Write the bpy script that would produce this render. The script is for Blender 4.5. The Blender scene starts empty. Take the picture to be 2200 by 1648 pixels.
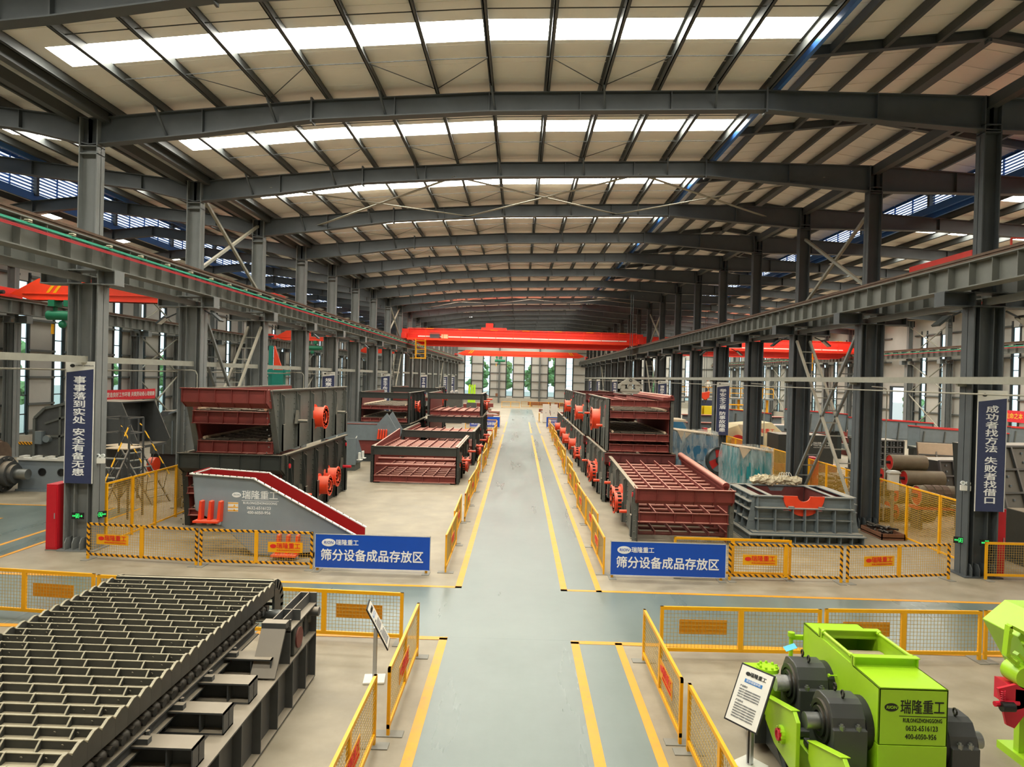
import bpy, math, random
from mathutils import Vector, Matrix, Euler
random.seed(7)
sc = bpy.context.scene
COL = sc.collection
PI = math.pi
# ------------------------------------------------------------------ camera
cd = bpy.data.cameras.new('camera'); cam = bpy.data.objects.new('camera', cd); COL.objects.link(cam)
cd.sensor_width = 36.0; cd.lens = 36.0 * 1500.0 / 2200.0; cd.clip_start = 0.1; cd.clip_end = 600
_p, _y, _r = -.0088, .0109, -.0266
cam.matrix_world = (Matrix.Translation((0, 0, 4.9087)) @ Matrix.Rotation(_y, 4, 'Z') @ Matrix.Rotation(_p, 4, 'X')
                    @ Matrix.Rotation(_r, 4, 'Y') @ Matrix.Rotation(PI/2, 4, 'X'))
sc.camera = cam
# ------------------------------------------------------------------ daylight and exposure
w = bpy.data.worlds.new('overcast_sky'); sc.world = w; w.use_nodes = True
bg = w.node_tree.nodes['Background']; bg.inputs[0].default_value = (.80, .92, 1.0, 1); bg.inputs[1].default_value = 1.9
SKYLIGHT = 20.0
sc.view_settings.view_transform = 'Standard'; sc.view_settings.look = 'None'
sc.view_settings.gamma = 1.0; sc.view_settings.exposure = 0.42
try: sc.view_settings.use_curve_mapping = False
except Exception: pass
sc.cycles.use_denoising = True
sc.cycles.max_bounces = 7; sc.cycles.diffuse_bounces = 5; sc.cycles.glossy_bounces = 3
sc.cycles.transparent_max_bounces = 12; sc.cycles.caustics_reflective = False; sc.cycles.caustics_refractive = False
sc.cycles.sample_clamp_indirect = 6.0
# ------------------------------------------------------------------ materials
def lin(c): return tuple(((x/255.0)/12.92 if x/255.0 <= .04045 else ((x/255.0+.055)/1.055)**2.4) for x in c)
M = {}
def mat(name, rgb, rough=.5, metal=0., var=.12, scale=3., dust_toplight=0., dust_toplight_rgb=(196, 178, 150), emit=0., alpha=None, spec=.5):
    m = bpy.data.materials.new(name); m.use_nodes = True; nt = m.node_tree; b = nt.nodes['Principled BSDF']
    b.inputs['Roughness'].default_value = rough; b.inputs['Metallic'].default_value = metal
    b.inputs['Specular IOR Level'].default_value = spec
    c = lin(rgb); col = None
    if var > 0:
        tc = nt.nodes.new('ShaderNodeTexCoord'); n = nt.nodes.new('ShaderNodeTexNoise'); n.inputs['Scale'].default_value = scale
        n.inputs['Detail'].default_value = 6; n.inputs['Roughness'].default_value = .65
        nt.links.new(tc.outputs['Object'], n.inputs['Vector'])
        r = nt.nodes.new('ShaderNodeValToRGB'); e = r.color_ramp.elements
        e[0].position = .3; e[1].position = .7
        e[0].color = (*[x*(1-var) for x in c], 1); e[1].color = (*[min(1, x*(1+var)) for x in c], 1)
        nt.links.new(n.outputs['Fac'], r.inputs['Fac']); col = r.outputs['Color']
        if dust_toplight > 0:  # upward faces tinted: settled dust, and for oxide also painted light from above
            g = nt.nodes.new('ShaderNodeNewGeometry'); s = nt.nodes.new('ShaderNodeSeparateXYZ'); nt.links.new(g.outputs['Normal'], s.inputs[0])
            mr = nt.nodes.new('ShaderNodeMapRange'); mr.inputs['From Min'].default_value = .1; mr.inputs['From Max'].default_value = .85; mr.inputs['To Max'].default_value = dust_toplight
            nt.links.new(s.outputs['Z'], mr.inputs['Value'])
            mx = nt.nodes.new('ShaderNodeMix'); mx.data_type = 'RGBA'; mx.inputs['B'].default_value = (*lin(dust_toplight_rgb), 1)
            nt.links.new(mr.outputs['Result'], mx.inputs['Factor']); nt.links.new(col, mx.inputs['A']); col = mx.outputs['Result']
        nt.links.new(col, b.inputs['Base Color'])
    else:
        b.inputs['Base Color'].default_value = (*c, 1)
    if emit > 0:
        b.inputs['Emission Color'].default_value = (*c, 1); b.inputs['Emission Strength'].default_value = emit
    m['rgb'] = c
    M[name] = m
    return m
def stripes(name, c1, c2, freq=6.0, rough=.5):
    m = mat(name, c1, rough, var=0); nt = m.node_tree; b = nt.nodes['Principled BSDF']
    tc = nt.nodes.new('ShaderNodeTexCoord'); s = nt.nodes.new('ShaderNodeSeparateXYZ'); nt.links.new(tc.outputs['Object'], s.inputs[0])
    a = nt.nodes.new('ShaderNodeMath'); a.operation = 'ADD'; nt.links.new(s.outputs['X'], a.inputs[0]); nt.links.new(s.outputs['Z'], a.inputs[1])
    k = nt.nodes.new('ShaderNodeMath'); k.operation = 'MULTIPLY'; k.inputs[1].default_value = freq; nt.links.new(a.outputs[0], k.inputs[0])
    f = nt.nodes.new('ShaderNodeMath'); f.operation = 'FRACT'; nt.links.new(k.outputs[0], f.inputs[0])
    g = nt.nodes.new('ShaderNodeMath'); g.operation = 'GREATER_THAN'; g.inputs[1].default_value = .58; nt.links.new(f.outputs[0], g.inputs[0])
    mx = nt.nodes.new('ShaderNodeMix'); mx.data_type = 'RGBA'; mx.inputs['A'].default_value = (*lin(c1), 1); mx.inputs['B'].default_value = (*lin(c2), 1)
    nt.links.new(g.outputs[0], mx.inputs['Factor']); nt.links.new(mx.outputs['Result'], b.inputs['Base Color'])
    return m
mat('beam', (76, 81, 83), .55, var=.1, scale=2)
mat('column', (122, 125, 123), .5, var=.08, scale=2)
mat('girder', (112, 114, 108), .55, var=.1, scale=2, dust_toplight=.4)
mat('tie', (150, 149, 136), .55, var=.1, dust_toplight=.4)
mat('purlin', (72, 75, 74), .55, var=.08)
mat('ceiling_panel', (244, 241, 234), .6, var=.05, scale=.7)
mat('wall_panel', (178, 176, 168), .6, var=.05, scale=.8)
mat('wall_base', (170, 164, 150), .8, var=.1)
mat('girt', (92, 95, 92), .5, var=.05)
mat('frame_dark', (52, 58, 58), .4, var=0)
mat('vent_blue', (58, 108, 176), .45, var=.05)
mat('rail_rust', (104, 84, 68), .5, .6, var=.2)
mat('bus_red', (190, 44, 52), .5, var=.05)
mat('bus_green', (50, 160, 128), .5, var=.05)
mat('plastic_cream', (218, 214, 184), .5, var=.05)
mat('yellow', (238, 170, 10), .42, var=.06)
mat('yellow_back', (226, 150, 10), .5, var=.06)
mat('wire', (206, 162, 56), .5, var=.05)
mat('wire_dark', (176, 146, 72), .5, var=.05)
stripes('hazard', (236, 164, 8), (48, 38, 34), 7.0)
stripes('hazard_pole', (247, 184, 12), (40, 40, 40), 2.2)
mat('blue_sign', (12, 76, 184), .3, var=.03)
mat('blue_info', (40, 116, 186), .4, var=0)
mat('white', (240, 240, 238), .4, var=0)
mat('off_white', (226, 224, 214), .5, var=.04)
mat('navy', (50, 58, 92), .5, var=.08, scale=8)
mat('print_red', (224, 40, 30), .5, var=0)
mat('print_black', (24, 26, 22), .5, var=0)
mat('print_grey', (140, 142, 146), .6, var=0)
mat('print_gold', (240, 190, 60), .5, var=0)
mat('cabinet_red', (196, 24, 40), .4, var=.05)
mat('banner_red', (214, 36, 48), .6, var=.05)
mat('steel_dark', (74, 76, 76), .55, var=.15, scale=2, dust_toplight=.45)
mat('pan_steel', (66, 66, 62), .5, .1, var=.18, scale=4, dust_toplight=.85, dust_toplight_rgb=(196, 184, 154))
mat('pan_edge', (168, 160, 136), .6, .1, var=.15, scale=4)
mat('chain_black', (36, 37, 37), .45, .3, var=.2, dust_toplight=.15)
mat('screen_grey', (90, 93, 88), .5, var=.16, scale=3, dust_toplight=.7)
mat('screen_black', (46, 49, 45), .5, var=.14, scale=3, dust_toplight=.5)
mat('oxide', (116, 46, 40), .55, var=.12, scale=3, dust_toplight=.9, dust_toplight_rgb=(220, 160, 140))  # pale tops: settled dust plus light from above painted into the colour
mat('oxide_dark', (100, 46, 42), .6, var=.15, scale=3, dust_toplight=.5, dust_toplight_rgb=(176, 122, 104))
mat('dusty', (204, 184, 156), .8, var=.08)
mat('media', (66, 58, 48), .8, var=.3, scale=9, dust_toplight=.35)
mat('orange', (236, 70, 34), .42, var=.06, dust_toplight=.25, dust_toplight_rgb=(226, 190, 160))
mat('crane_red', (226, 52, 36), .45, var=.06)
mat('crane_orange', (238, 66, 32), .45, var=.05)
mat('chute_grey', (132, 142, 148), .45, var=.06, scale=1.5)
mat('chute_red', (150, 26, 26), .45, var=.06)
mat('jaw_grey', (112, 122, 126), .5, var=.1, scale=3, dust_toplight=.6, dust_toplight_rgb=(182, 172, 150))
mat('lime', (166, 212, 40), .35, var=.03)
mat('bearing', (66, 67, 66), .42, var=.08)
mat('shaft', (150, 152, 148), .3, .8, var=.15)
mat('foil', (214, 214, 210), .22, .7, var=.2, scale=20)
mat('handwheel', (206, 30, 56), .4, var=.05)
mat('alu', (196, 200, 204), .3, .7, var=.04)
mat('black', (26, 26, 26), .45, var=0)
mat('foot_grey', (130, 128, 118), .6, var=.1)
mat('teal', (36, 136, 142), .5, var=.08)
mat('blue_machine', (54, 112, 146), .5, var=.08, dust_toplight=.6)
mat('cream', (226, 208, 164), .55, var=.06)
mat('yellow_box', (248, 220, 30), .5, var=.05)
mat('green_hoist', (28, 120, 84), .5, var=.1)
mat('green_teal', (20, 128, 112), .5, var=.08)
mat('fluo', (196, 255, 40), .5, var=0)
mat('tag_blue', (70, 180, 226), .5, var=0)
mat('roller_tan', (160, 146, 118), .6, var=.15, dust_toplight=.3)
mat('roller_red', (196, 40, 36), .5, var=.1)
mat('cloth_brown', (112, 92, 74), .85, var=.2)
mat('rusty', (120, 78, 52), .8, var=.25)
mat('skin', (206, 150, 120), .6, var=0)
mat('trousers', (60, 70, 96), .8, var=0)
mat('leaf', (128, 166, 104), .7, var=.4, scale=2.5)
mat('bark', (90, 76, 60), .8, var=.2)
mat('ground', (150, 150, 140), .9, var=.1)
mat('rag', (206, 194, 164), .85, var=.2, scale=8)
mat('lamp_glass', (235, 238, 235), .2, var=0)
mat('exit_green', (60, 240, 120), .4, var=0, emit=.5)
# translucent plastic film over the machines
m = mat('film', (200, 208, 206), .28, var=0); nt = m.node_tree; b = nt.nodes['Principled BSDF']
tr = nt.nodes.new('ShaderNodeBsdfTransparent'); mx = nt.nodes.new('ShaderNodeMixShader')
n = nt.nodes.new('ShaderNodeTexNoise'); n.inputs['Scale'].default_value = 1.6; n.inputs['Detail'].default_value = 5; n.inputs['Distortion'].default_value = .7
mr = nt.nodes.new('ShaderNodeMapRange'); mr.inputs['From Min'].default_value = .35; mr.inputs['From Max'].default_value = .65; mr.inputs['To Min'].default_value = .12; mr.inputs['To Max'].default_value = .6
tc = nt.nodes.new('ShaderNodeTexCoord'); mp = nt.nodes.new('ShaderNodeMapping'); mp.inputs['Scale'].default_value = (3.2, 3.2, .7); nt.links.new(tc.outputs['Object'], mp.inputs[0]); nt.links.new(mp.outputs[0], n.inputs['Vector']); nt.links.new(n.outputs['Fac'], mr.inputs['Value'])
bp = nt.nodes.new('ShaderNodeBump'); bp.inputs['Strength'].default_value = .8; bp.inputs['Distance'].default_value = .08; nt.links.new(n.outputs['Fac'], bp.inputs['Height']); nt.links.new(bp.outputs[0], b.inputs['Normal'])
nt.links.new(mr.outputs['Result'], mx.inputs[0]); nt.links.new(tr.outputs[0], mx.inputs[1]); nt.links.new(b.outputs[0], mx.inputs[2])
nt.links.new(mx.outputs[0], nt.nodes['Material Output'].inputs['Surface'])
# window glass
m = mat('glass', (230, 245, 245), .05, var=0); nt = m.node_tree
tr = nt.nodes.new('ShaderNodeBsdfTransparent'); tr.inputs[0].default_value = (.86, .95, .95, 1); gl = nt.nodes.new('ShaderNodeBsdfGlossy'); gl.inputs['Roughness'].default_value = .05
mx = nt.nodes.new('ShaderNodeMixShader'); mx.inputs[0].default_value = .06
nt.links.new(tr.outputs[0], mx.inputs[1]); nt.links.new(gl.outputs[0], mx.inputs[2]); nt.links.new(mx.outputs[0], nt.nodes['Material Output'].inputs['Surface'])
# skylight sheet: translucent plastic lit through by the sky
m = mat('skylight', (255, 252, 240), .6, var=0, emit=SKYLIGHT)
# concrete, floor coating and worn line paint
def floor_mat(name, base, dark, rough, rscale, patches=None, worn=None):
    m = mat(name, base, rough, var=0); nt = m.node_tree; b = nt.nodes['Principled BSDF']; L = nt.links.new
    tc = nt.nodes.new('ShaderNodeTexCoord')
    n1 = nt.nodes.new('ShaderNodeTexNoise'); n1.inputs['Scale'].default_value = .35; n1.inputs['Detail'].default_value = 8; n1.inputs['Roughness'].default_value = .7
    n2 = nt.nodes.new('ShaderNodeTexNoise'); n2.inputs['Scale'].default_value = rscale; n2.inputs['Detail'].default_value = 8
    mp = nt.nodes.new('ShaderNodeMapping'); mp.inputs['Scale'].default_value = (1, .12, 1) if patches == 'streak' else (1, 1, 1)
    L(tc.outputs['Object'], n1.inputs['Vector']); L(tc.outputs['Object'], mp.inputs['Vector']); L(mp.outputs[0], n2.inputs['Vector'])
    ad = nt.nodes.new('ShaderNodeMath'); ad.operation = 'ADD'; L(n1.outputs['Fac'], ad.inputs[0]); L(n2.outputs['Fac'], ad.inputs[1])
    r = nt.nodes.new('ShaderNodeValToRGB'); e = r.color_ramp.elements; e[0].position = .36; e[1].position = .66
    hv = nt.nodes.new('ShaderNodeMath'); hv.operation = 'MULTIPLY'; hv.inputs[1].default_value = .5; L(ad.outputs[0], hv.inputs[0])
    e[0].color = (*lin(dark), 1); e[1].color = (*lin(base), 1); L(hv.outputs[0], r.inputs['Fac']); col = r.outputs['Color']
    if worn:
        n3 = nt.nodes.new('ShaderNodeTexNoise'); n3.inputs['Scale'].default_value = 5; n3.inputs['Detail'].default_value = 10; n3.inputs['Roughness'].default_value = .8
        L(tc.outputs['Object'], n3.inputs['Vector'])
        r3 = nt.nodes.new('ShaderNodeValToRGB'); r3.color_ramp.elements[0].position = .56; r3.color_ramp.elements[1].position = .72
        L(n3.outputs['Fac'], r3.inputs['Fac'])
        mx = nt.nodes.new('ShaderNodeMix'); mx.data_type = 'RGBA'; mx.inputs['B'].default_value = (*lin(worn), 1); L(r3.outputs['Color'], mx.inputs['Factor']); L(col, mx.inputs['A']); col = mx.outputs['Result']
    L(col, b.inputs['Base Color'])
    rr = nt.nodes.new('ShaderNodeMapRange'); rr.inputs['From Min'].default_value = .3; rr.inputs['From Max'].default_value = .7
    rr.inputs['To Min'].default_value = rough*.85; rr.inputs['To Max'].default_value = min(1, rough*1.2); L(n2.outputs['Fac'], rr.inputs['Value']); L(rr.outputs[0], b.inputs['Roughness'])
floor_mat('concrete', (164, 153, 132), (130, 120, 99), .55, 1.6)
floor_mat('coating', (110, 122, 116), (92, 104, 98), .3, 1.2, patches='streak')
floor_mat('line_paint', (226, 158, 14), (208, 140, 12), .45, 4, worn=(160, 122, 70))
# ------------------------------------------------------------------ mesh builder
class MB:
    def __init__(s): s.v = []; s.f = []; s.m = []; s.k = 0; s.T = None; s.sm = []; s.smooth = False
    def add(s, vs, fs, smooth=None):
        o = len(s.v)
        for p in vs:
            p = Vector(p)
            s.v.append(s.T @ p if s.T else p)
        for f in fs: s.f.append([i+o for i in f]); s.m.append(s.k)
        return s
    def box(s, x0, x1, y0, y1, z0, z1):
        x0, x1 = min(x0, x1), max(x0, x1); y0, y1 = min(y0, y1), max(y0, y1); z0, z1 = min(z0, z1), max(z0, z1)
        return s.add([(x0,y0,z0),(x1,y0,z0),(x1,y1,z0),(x0,y1,z0),(x0,y0,z1),(x1,y0,z1),(x1,y1,z1),(x0,y1,z1)],
              [(0,3,2,1),(4,5,6,7),(0,1,5,4),(1,2,6,5),(2,3,7,6),(3,0,4,7)])
    def frame(s, p, q, up):
        d = (Vector(q)-Vector(p)); l = d.length; d = d/l; up = Vector(up)
        if abs(d.dot(up)) > .995: up = Vector((1,0,0)) if abs(d.x) < .9 else Vector((0,1,0))
        a = d.cross(up).normalized(); u = a.cross(d).normalized(); return d, a, u, l
    def bar(s, p, q, w, h, up=(0,0,1)):
        d, a, u, l = s.frame(p, q, up); p = Vector(p); q = Vector(q); w /= 2; h /= 2
        vs = [p-a*w-u*h, p+a*w-u*h, p+a*w+u*h, p-a*w+u*h, q-a*w-u*h, q+a*w-u*h, q+a*w+u*h, q-a*w+u*h]
        return s.add(vs, [(0,1,2,3),(7,6,5,4),(0,4,5,1),(1,5,6,2),(2,6,7,3),(3,7,4,0)])
    def ibeam(s, p, q, h, wd, tf=.02, tw=.012, up=(0,0,1)):
        d, a, u, l = s.frame(p, q, up); p = Vector(p); q = Vector(q)
        s.bar(p+u*(h/2-tf/2), q+u*(h/2-tf/2), wd, tf, u); s.bar(p-u*(h/2-tf/2), q-u*(h/2-tf/2), wd, tf, u); s.bar(p, q, tw, h-2*tf, u); return s
    def cyl(s, p, q, r, n=12, r2=None, cap=True):
        r2 = r if r2 is None else r2
        d, a, u, l = s.frame(p, q, (0,0,1)); p = Vector(p); q = Vector(q)
        vs = []
        for c, rr in ((p, r), (q, r2)):
            for i in range(n):
                t = 2*PI*i/n; vs.append(c+(a*math.cos(t)+u*math.sin(t))*rr)
        fs = [(i, (i+1) % n, n+(i+1) % n, n+i) for i in range(n)]
        if cap: fs += [tuple(range(n))[::-1], tuple(range(n, 2*n))]
        return s.add(vs, fs)
    def ring(s, p, q, r, ri, n=20):
        d, a, u, l = s.frame(p, q, (0,0,1)); p = Vector(p); q = Vector(q); vs = []
        for c, rr in ((p, r), (q, r), (q, ri), (p, ri)):
            for i in range(n):
                t = 2*PI*i/n; vs.append(c+(a*math.cos(t)+u*math.sin(t))*rr)
        fs = []
        for k in range(4):
            A = k*n; B = ((k+1) % 4)*n
            fs += [(A+i, A+(i+1) % n, B+(i+1) % n, B+i) for i in range(n)]
        return s.add(vs, fs)
    def tube(s, pts, r, n=6):
        for i in range(len(pts)-1): s.cyl(pts[i], pts[i+1], r, n)
        return s
    def prism(s, pts, ax, a, b):
        n = len(pts)
        def P(t, c): return (c, t[0], t[1]) if ax == 'x' else ((t[0], c, t[1]) if ax == 'y' else (t[0], t[1], c))
        vs = [P(t, a) for t in pts]+[P(t, b) for t in pts]
        return s.add(vs, [tuple(range(n))[::-1], tuple(range(n, 2*n))]+[(i, (i+1) % n, n+(i+1) % n, n+i) for i in range(n)])
    def sphere(s, c, r, n=10, m=6, sq=(1,1,1)):
        vs = []; fs = []
        for j in range(m+1):
            ph = PI*j/m
            for i in range(n):
                t = 2*PI*i/n; vs.append((c[0]+sq[0]*r*math.sin(ph)*math.cos(t), c[1]+sq[1]*r*math.sin(ph)*math.sin(t), c[2]-sq[2]*r*math.cos(ph)))
        for j in range(m):
            for i in range(n): fs.append((j*n+i, j*n+(i+1) % n, (j+1)*n+(i+1) % n, (j+1)*n+i))
        return s.add(vs, fs)
    def build(s, name, mats, parent=None, smooth=False, bevel=0):
        me = bpy.data.meshes.new(name); me.from_pydata([tuple(v) for v in s.v], [], s.f)
        if not isinstance(mats, (list, tuple)): mats = [mats]
        for m in mats: me.materials.append(M[m] if isinstance(m, str) else m)
        if len(mats) > 1: me.polygons.foreach_set('material_index', s.m)
        me.update()
        import bmesh
        bm = bmesh.new(); bm.from_mesh(me); bmesh.ops.recalc_face_normals(bm, faces=bm.faces); bm.to_mesh(me); bm.free()
        if smooth:
            me.polygons.foreach_set('use_smooth', [True]*len(me.polygons)); me.set_sharp_from_angle(angle=math.radians(35))
        o = bpy.data.objects.new(name, me); COL.objects.link(o)
        if parent: o.parent = parent
        if bevel:
            bv = o.modifiers.new('bevel', 'BEVEL'); bv.width = bevel; bv.segments = 2; bv.limit_method = 'ANGLE'; bv.angle_limit = .8
        return o
def tag(o, label, cat, group=None, kind=None):
    if label: o['label'] = label
    if cat: o['category'] = cat
    if group: o['group'] = group
    if kind: o['kind'] = kind
    return o
def thing(name, label, cat, loc=(0,0,0), rz=0, group=None):
    o = bpy.data.objects.new(name, None); COL.objects.link(o); o.empty_display_size = .2
    o.location = loc; o.rotation_euler = (0, 0, rz); return tag(o, label, cat, group)
def struct(name, b, mats, label=None, cat=None, **k):
    o = b.build(name, mats, **k); return tag(o, label or 'the %s of the factory hall' % name.replace('_', ' '), cat or name.split('_')[0], kind='structure')
KIDS = {}
def dup(root, loc, rz, label, group=None):
    def cp(o, par):
        c = o.copy(); COL.objects.link(c)
        if par: c.parent = par
        for ch in o.children: cp(ch, c)
        return c
    r = cp(root, None); r.location = loc; r.rotation_euler = (0, 0, rz); r['label'] = label
    if group: r['group'] = group
    return r
ORD = ['first','second','third','fourth','fifth','sixth','seventh','eighth','ninth','tenth','eleventh','twelfth','thirteenth','fourteenth','fifteenth',
       'sixteenth','seventeenth','eighteenth','nineteenth','twentieth','twenty-first','twenty-second','twenty-third','twenty-fourth','twenty-fifth','twenty-sixth',
       'twenty-seventh','twenty-eighth','twenty-ninth','thirtieth','thirty-first','thirty-second','thirty-third','thirty-fourth','thirty-fifth','thirty-sixth']
def _meshed(c, m, d=0):
    """turn a text curve into an ordinary mesh"""
    c.resolution_u = 2; c.extrude = .002; c.materials.append(M[m])
    t = bpy.data.objects.new('tmp', c); COL.objects.link(t); dg = bpy.context.evaluated_depsgraph_get()
    me = bpy.data.meshes.new_from_object(t.evaluated_get(dg), depsgraph=dg); bpy.data.objects.remove(t); bpy.data.curves.remove(c)
    if d > 0:                                   # bolder strokes: the outline laid down again a little to each side
        v = [q.co.copy() for q in me.vertices]; f = [list(q.vertices) for q in me.polygons]; n = len(v); V = []; F = []
        for k, (ox, oy) in enumerate(((-d, 0), (d, 0), (0, d), (0, -d))):
            V += [(p.x+ox, p.y+oy, p.z+.0002*k) for p in v]; F += [[i+n*k for i in g] for g in f]
        me = bpy.data.meshes.new('lettering'); me.from_pydata(V, [], F); me.materials.append(M[m])
    return me
TX = {}
def text(s, size, m, parent, loc, rot=(PI/2, 0, 0), bold=0., sx=1., name='lettering', shear=0., align='CENTER', ext=.002):
    key = (s, size, m, bold, shear, align)
    if key not in TX:
        c = bpy.data.curves.new(name, 'FONT'); c.body = s; c.size = size; c.align_x = align; c.align_y = 'CENTER'; c.shear = shear
        TX[key] = _meshed(c, m, bold*size)
    o = bpy.data.objects.new(name, TX[key]); COL.objects.link(o); o.parent = parent; o.location = loc; o.rotation_euler = rot; o.scale = (sx, 1, 1)
    return o
def vtext(words, size, m, parent, x, y, ztop, h, bold=.02, sx=1.7):
    """a column of characters; _ leaves half a space"""
    a, _s, c_ = words.partition('_'); n = len(a)+len(c_)+(.5 if c_ else 0); pitch = h/n; z = ztop
    for ch in (a, c_):
        for k, g in enumerate(ch):
            text(g, min(size, pitch*.98), m, parent, (x, y, z-pitch*(k+.5)), (PI/2, 0, 0), bold, sx)
        z -= pitch*(len(ch)+.5)
def oval(parent, x, z, rx, rz, y, m, name='logo_badge', n=28, t=.003):
    b = MB(); b.prism([(x+rx*math.cos(2*PI*i/n), z+rz*math.sin(2*PI*i/n)) for i in range(n)], 'y', y-t, y)
    return b.build(name, m, parent)

def nth(i, i0=0): return ORD[i-i0] if i >= i0 else 'unseen near'
# ================================================================== the hall: floor, walls, roof
YB, YE = -4.0, 132.8            # back and far wall
XW, XL, XR, XE = -27.4, -11.6, 12.2, 37.4
FY = [18.6+6*i for i in range(-3, 20)]
ZP = [(-27.4, 11.0), (-21.6, 12.1), (-19.5, 12.35), (-17.4, 12.1), (-11.6, 11.5), (-6, 12.08), (-1, 12.42), (6.3, 12.63), (12.2, 12.6), (17.7, 12.3), (25, 11.9), (37.4, 11.2)]
def zb(x):
    for (a, b), (c, d) in zip(ZP, ZP[1:]):
        if a <= x <= c: return b+(d-b)*(x-a)/(c-a)
    return ZP[0][1] if x < ZP[0][0] else ZP[-1][1]
PH = .26                        # purlin height
b = MB(); b.box(XW, XE, YB, YE, -.2, 0); struct('floor', b, 'concrete', 'pale beige concrete floor of the hall', 'floor')
b = MB()
b.box(-1.22, 1.98, YB, 108, 0, .004); b.box(-13, XE, 13.05, 16.1, 0, .0045); b.box(-16.3, -13.0, 13.05, 24.1, 0, .0045); b.box(XW, -16.3, 20.8, 24.1, 0, .0045)
struct('floor_coating', b, 'coating', 'blue-grey glossy floor coating of the aisle and the cross passage', 'floor')
mk = MB(); W_ = .15
def ln(x0, x1, y0, y1): mk.box(x0, x1, y0, y1, .003, .008)
for y0, y1 in ((16.1, 59.5), (62, 77), (YB, 13.0)):
    ln(-1.37, -1.22, y0, y1)
    ln(1.08, 1.23, y0, y1)
    ln(1.9, 2.03, y0, y1)
ln(-13.1, -1.22, 16.1, 16.22); ln(1.08, XE, 16.1, 16.22); ln(-16.4, -1.22, 12.9, 13.05); ln(1.08, XE, 12.9, 13.05)
ln(-13.12, -13.0, 16.1, 24.1); ln(-14.0, -13.88, 18.6, 24.1); ln(-16.42, -16.3, 13, 22); ln(XW, -16.3, 24.1, 24.22)
struct('floor_marking', mk, 'line_paint', 'worn yellow lane lines painted on the floor', 'floor marking')
# ------------------------------------------------------------------ walls with tall strip windows
WIN = []
def wall(name, lab, axis, at, a0, a1, holes, zt, inward, doors=()):
    """a wall panel in the plane axis=at from a0 to a1 with openings (a, half width, z0, z1)"""
    b = MB(); hs = sorted(holes)
    def slab(u0, u1, z0, z1):
        if u1-u0 < .01 or z1-z0 < .01: return
        t = at-inward*.04
        if axis == 'x': b.box(min(at, t), max(at, t), u0, u1, z0, z1)
        else: b.box(u0, u1, min(at, t), max(at, t), z0, z1)
    u = a0
    for c, hw, z0, z1 in hs:
        slab(u, c-hw, 0, zt); slab(c-hw, c+hw, 0, z0); slab(c-hw, c+hw, z1, zt); u = c+hw
    slab(u, a1, 0, zt)
    struct(name, b, 'wall_panel', lab, 'wall')
    # girts and plinth on the inside
    g = MB(); p = MB(); e = at+inward*.06
    def run(mb, u0, u1, z0, z1, d):
        if axis == 'x': mb.box(at, at+inward*d, u0, u1, z0, z1)
        else: mb.box(u0, u1, at, at+inward*d, z0, z1)
    for z in (1.2, 2.7, 4.2, 5.7, 7.4, 9.8):
        u = a0
        for c, hw, z0, z1 in hs:
            run(g, u, c-hw-.08, z-.06, z+.06, .16); u = c+hw+.08
        run(g, u, a1, z-.06, z+.06, .16)
    u = a0
    for d0, d1 in sorted(doors)+[(a1, a1)]:
        run(p, u, d0, 0, 1.0, .2); u = d1
    o = struct('girt', g, 'girt', 'dark horizontal rails fixed along the %s' % lab, 'wall rail'); struct('wall_plinth', p, 'wall_base', 'low beige plinth along the foot of the %s' % lab, 'wall')
def window(axis, at, c, hw, z0, z1, inward, lab):
    fr = MB(); n = max(2, int((z1-z0)/1.05))
    def bx(mb, u0, u1, za, zc, d0, d1):
        a, e = at+inward*d0, at+inward*d1
        if axis == 'x': mb.box(a, e, u0, u1, za, zc)
        else: mb.box(u0, u1, a, e, za, zc)
    for s in (-1, 1): bx(fr, c+s*hw-.03, c+s*hw+.03, z0, z1, -.05, .02)
    for k in range(n+1):
        z = z0+(z1-z0)*k/n; bx(fr, c-hw, c+hw, z-.03, z+.03, -.04, .02)
    for s in (-1, 1): bx(fr, c+s*(hw+.1)-.07, c+s*(hw+.1)+.07, 0.2, z1+.5, .0, .07)
    o = fr.build('window', 'frame_dark'); tag(o, lab, 'window', kind='structure')
    g = MB(); bx(g, c-hw+.02, c+hw-.02, z0, z1, -.03, -.022); g.build('pane', 'glass', o)
lw = [y for y in [FY[i]+d for i in range(2, 22) for d in (1.5, 4.5)] if y > 36]
wall('wall_left', 'left side wall', 'x', XW, YB, YE, [(y, .36, 1.1, 9.5) for y in lw], 11.4, 1)
for k, y in enumerate(lw): window('x', XW, y, .36, 1.1, 9.5, 1, '%s tall strip window on the left side wall, from the picture edge' % (ORD[k] if k < 36 else 'later'))
rw = [y for y in [FY[i]+d for i in range(4, 22) for d in (1.5, 4.5)] if y > 50]
DOOR = (68.6, 2.0, 0, 4.9)
rh = [(y, .34, 1.0, 9.7) for y in rw if abs(y-68.6) > 2.6]
wall('wall_right', 'right side wall', 'x', XE, YB, YE, rh+[DOOR], 11.6, -1, doors=[(66.6, 70.6)])
for k, (y, *_r) in enumerate(rh): window('x', XE, y, .34, 1.0, 9.7, -1, '%s tall strip window on the right side wall, from the picture edge' % (ORD[k] if k < 36 else 'later'))
d = MB(); d.box(XE-.12, XE+.15, 66.45, 66.6, 0, 5.0); d.box(XE-.12, XE+.15, 70.6, 70.75, 0, 5.0); d.box(XE-.12, XE+.15, 66.45, 70.75, 4.9, 5.05)
struct('door_frame', d, 'frame_dark', 'dark frame of the open doorway in the right side wall', 'door')
ew = [-9.85, -6.35, -1.95, 1.5, 6.0, 9.4, 15, 18, 22, 25, 29, 32, -25, -22, -18, -15]
eh = [(x, .58, 1.35, 9.0) for x in ew]
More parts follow.
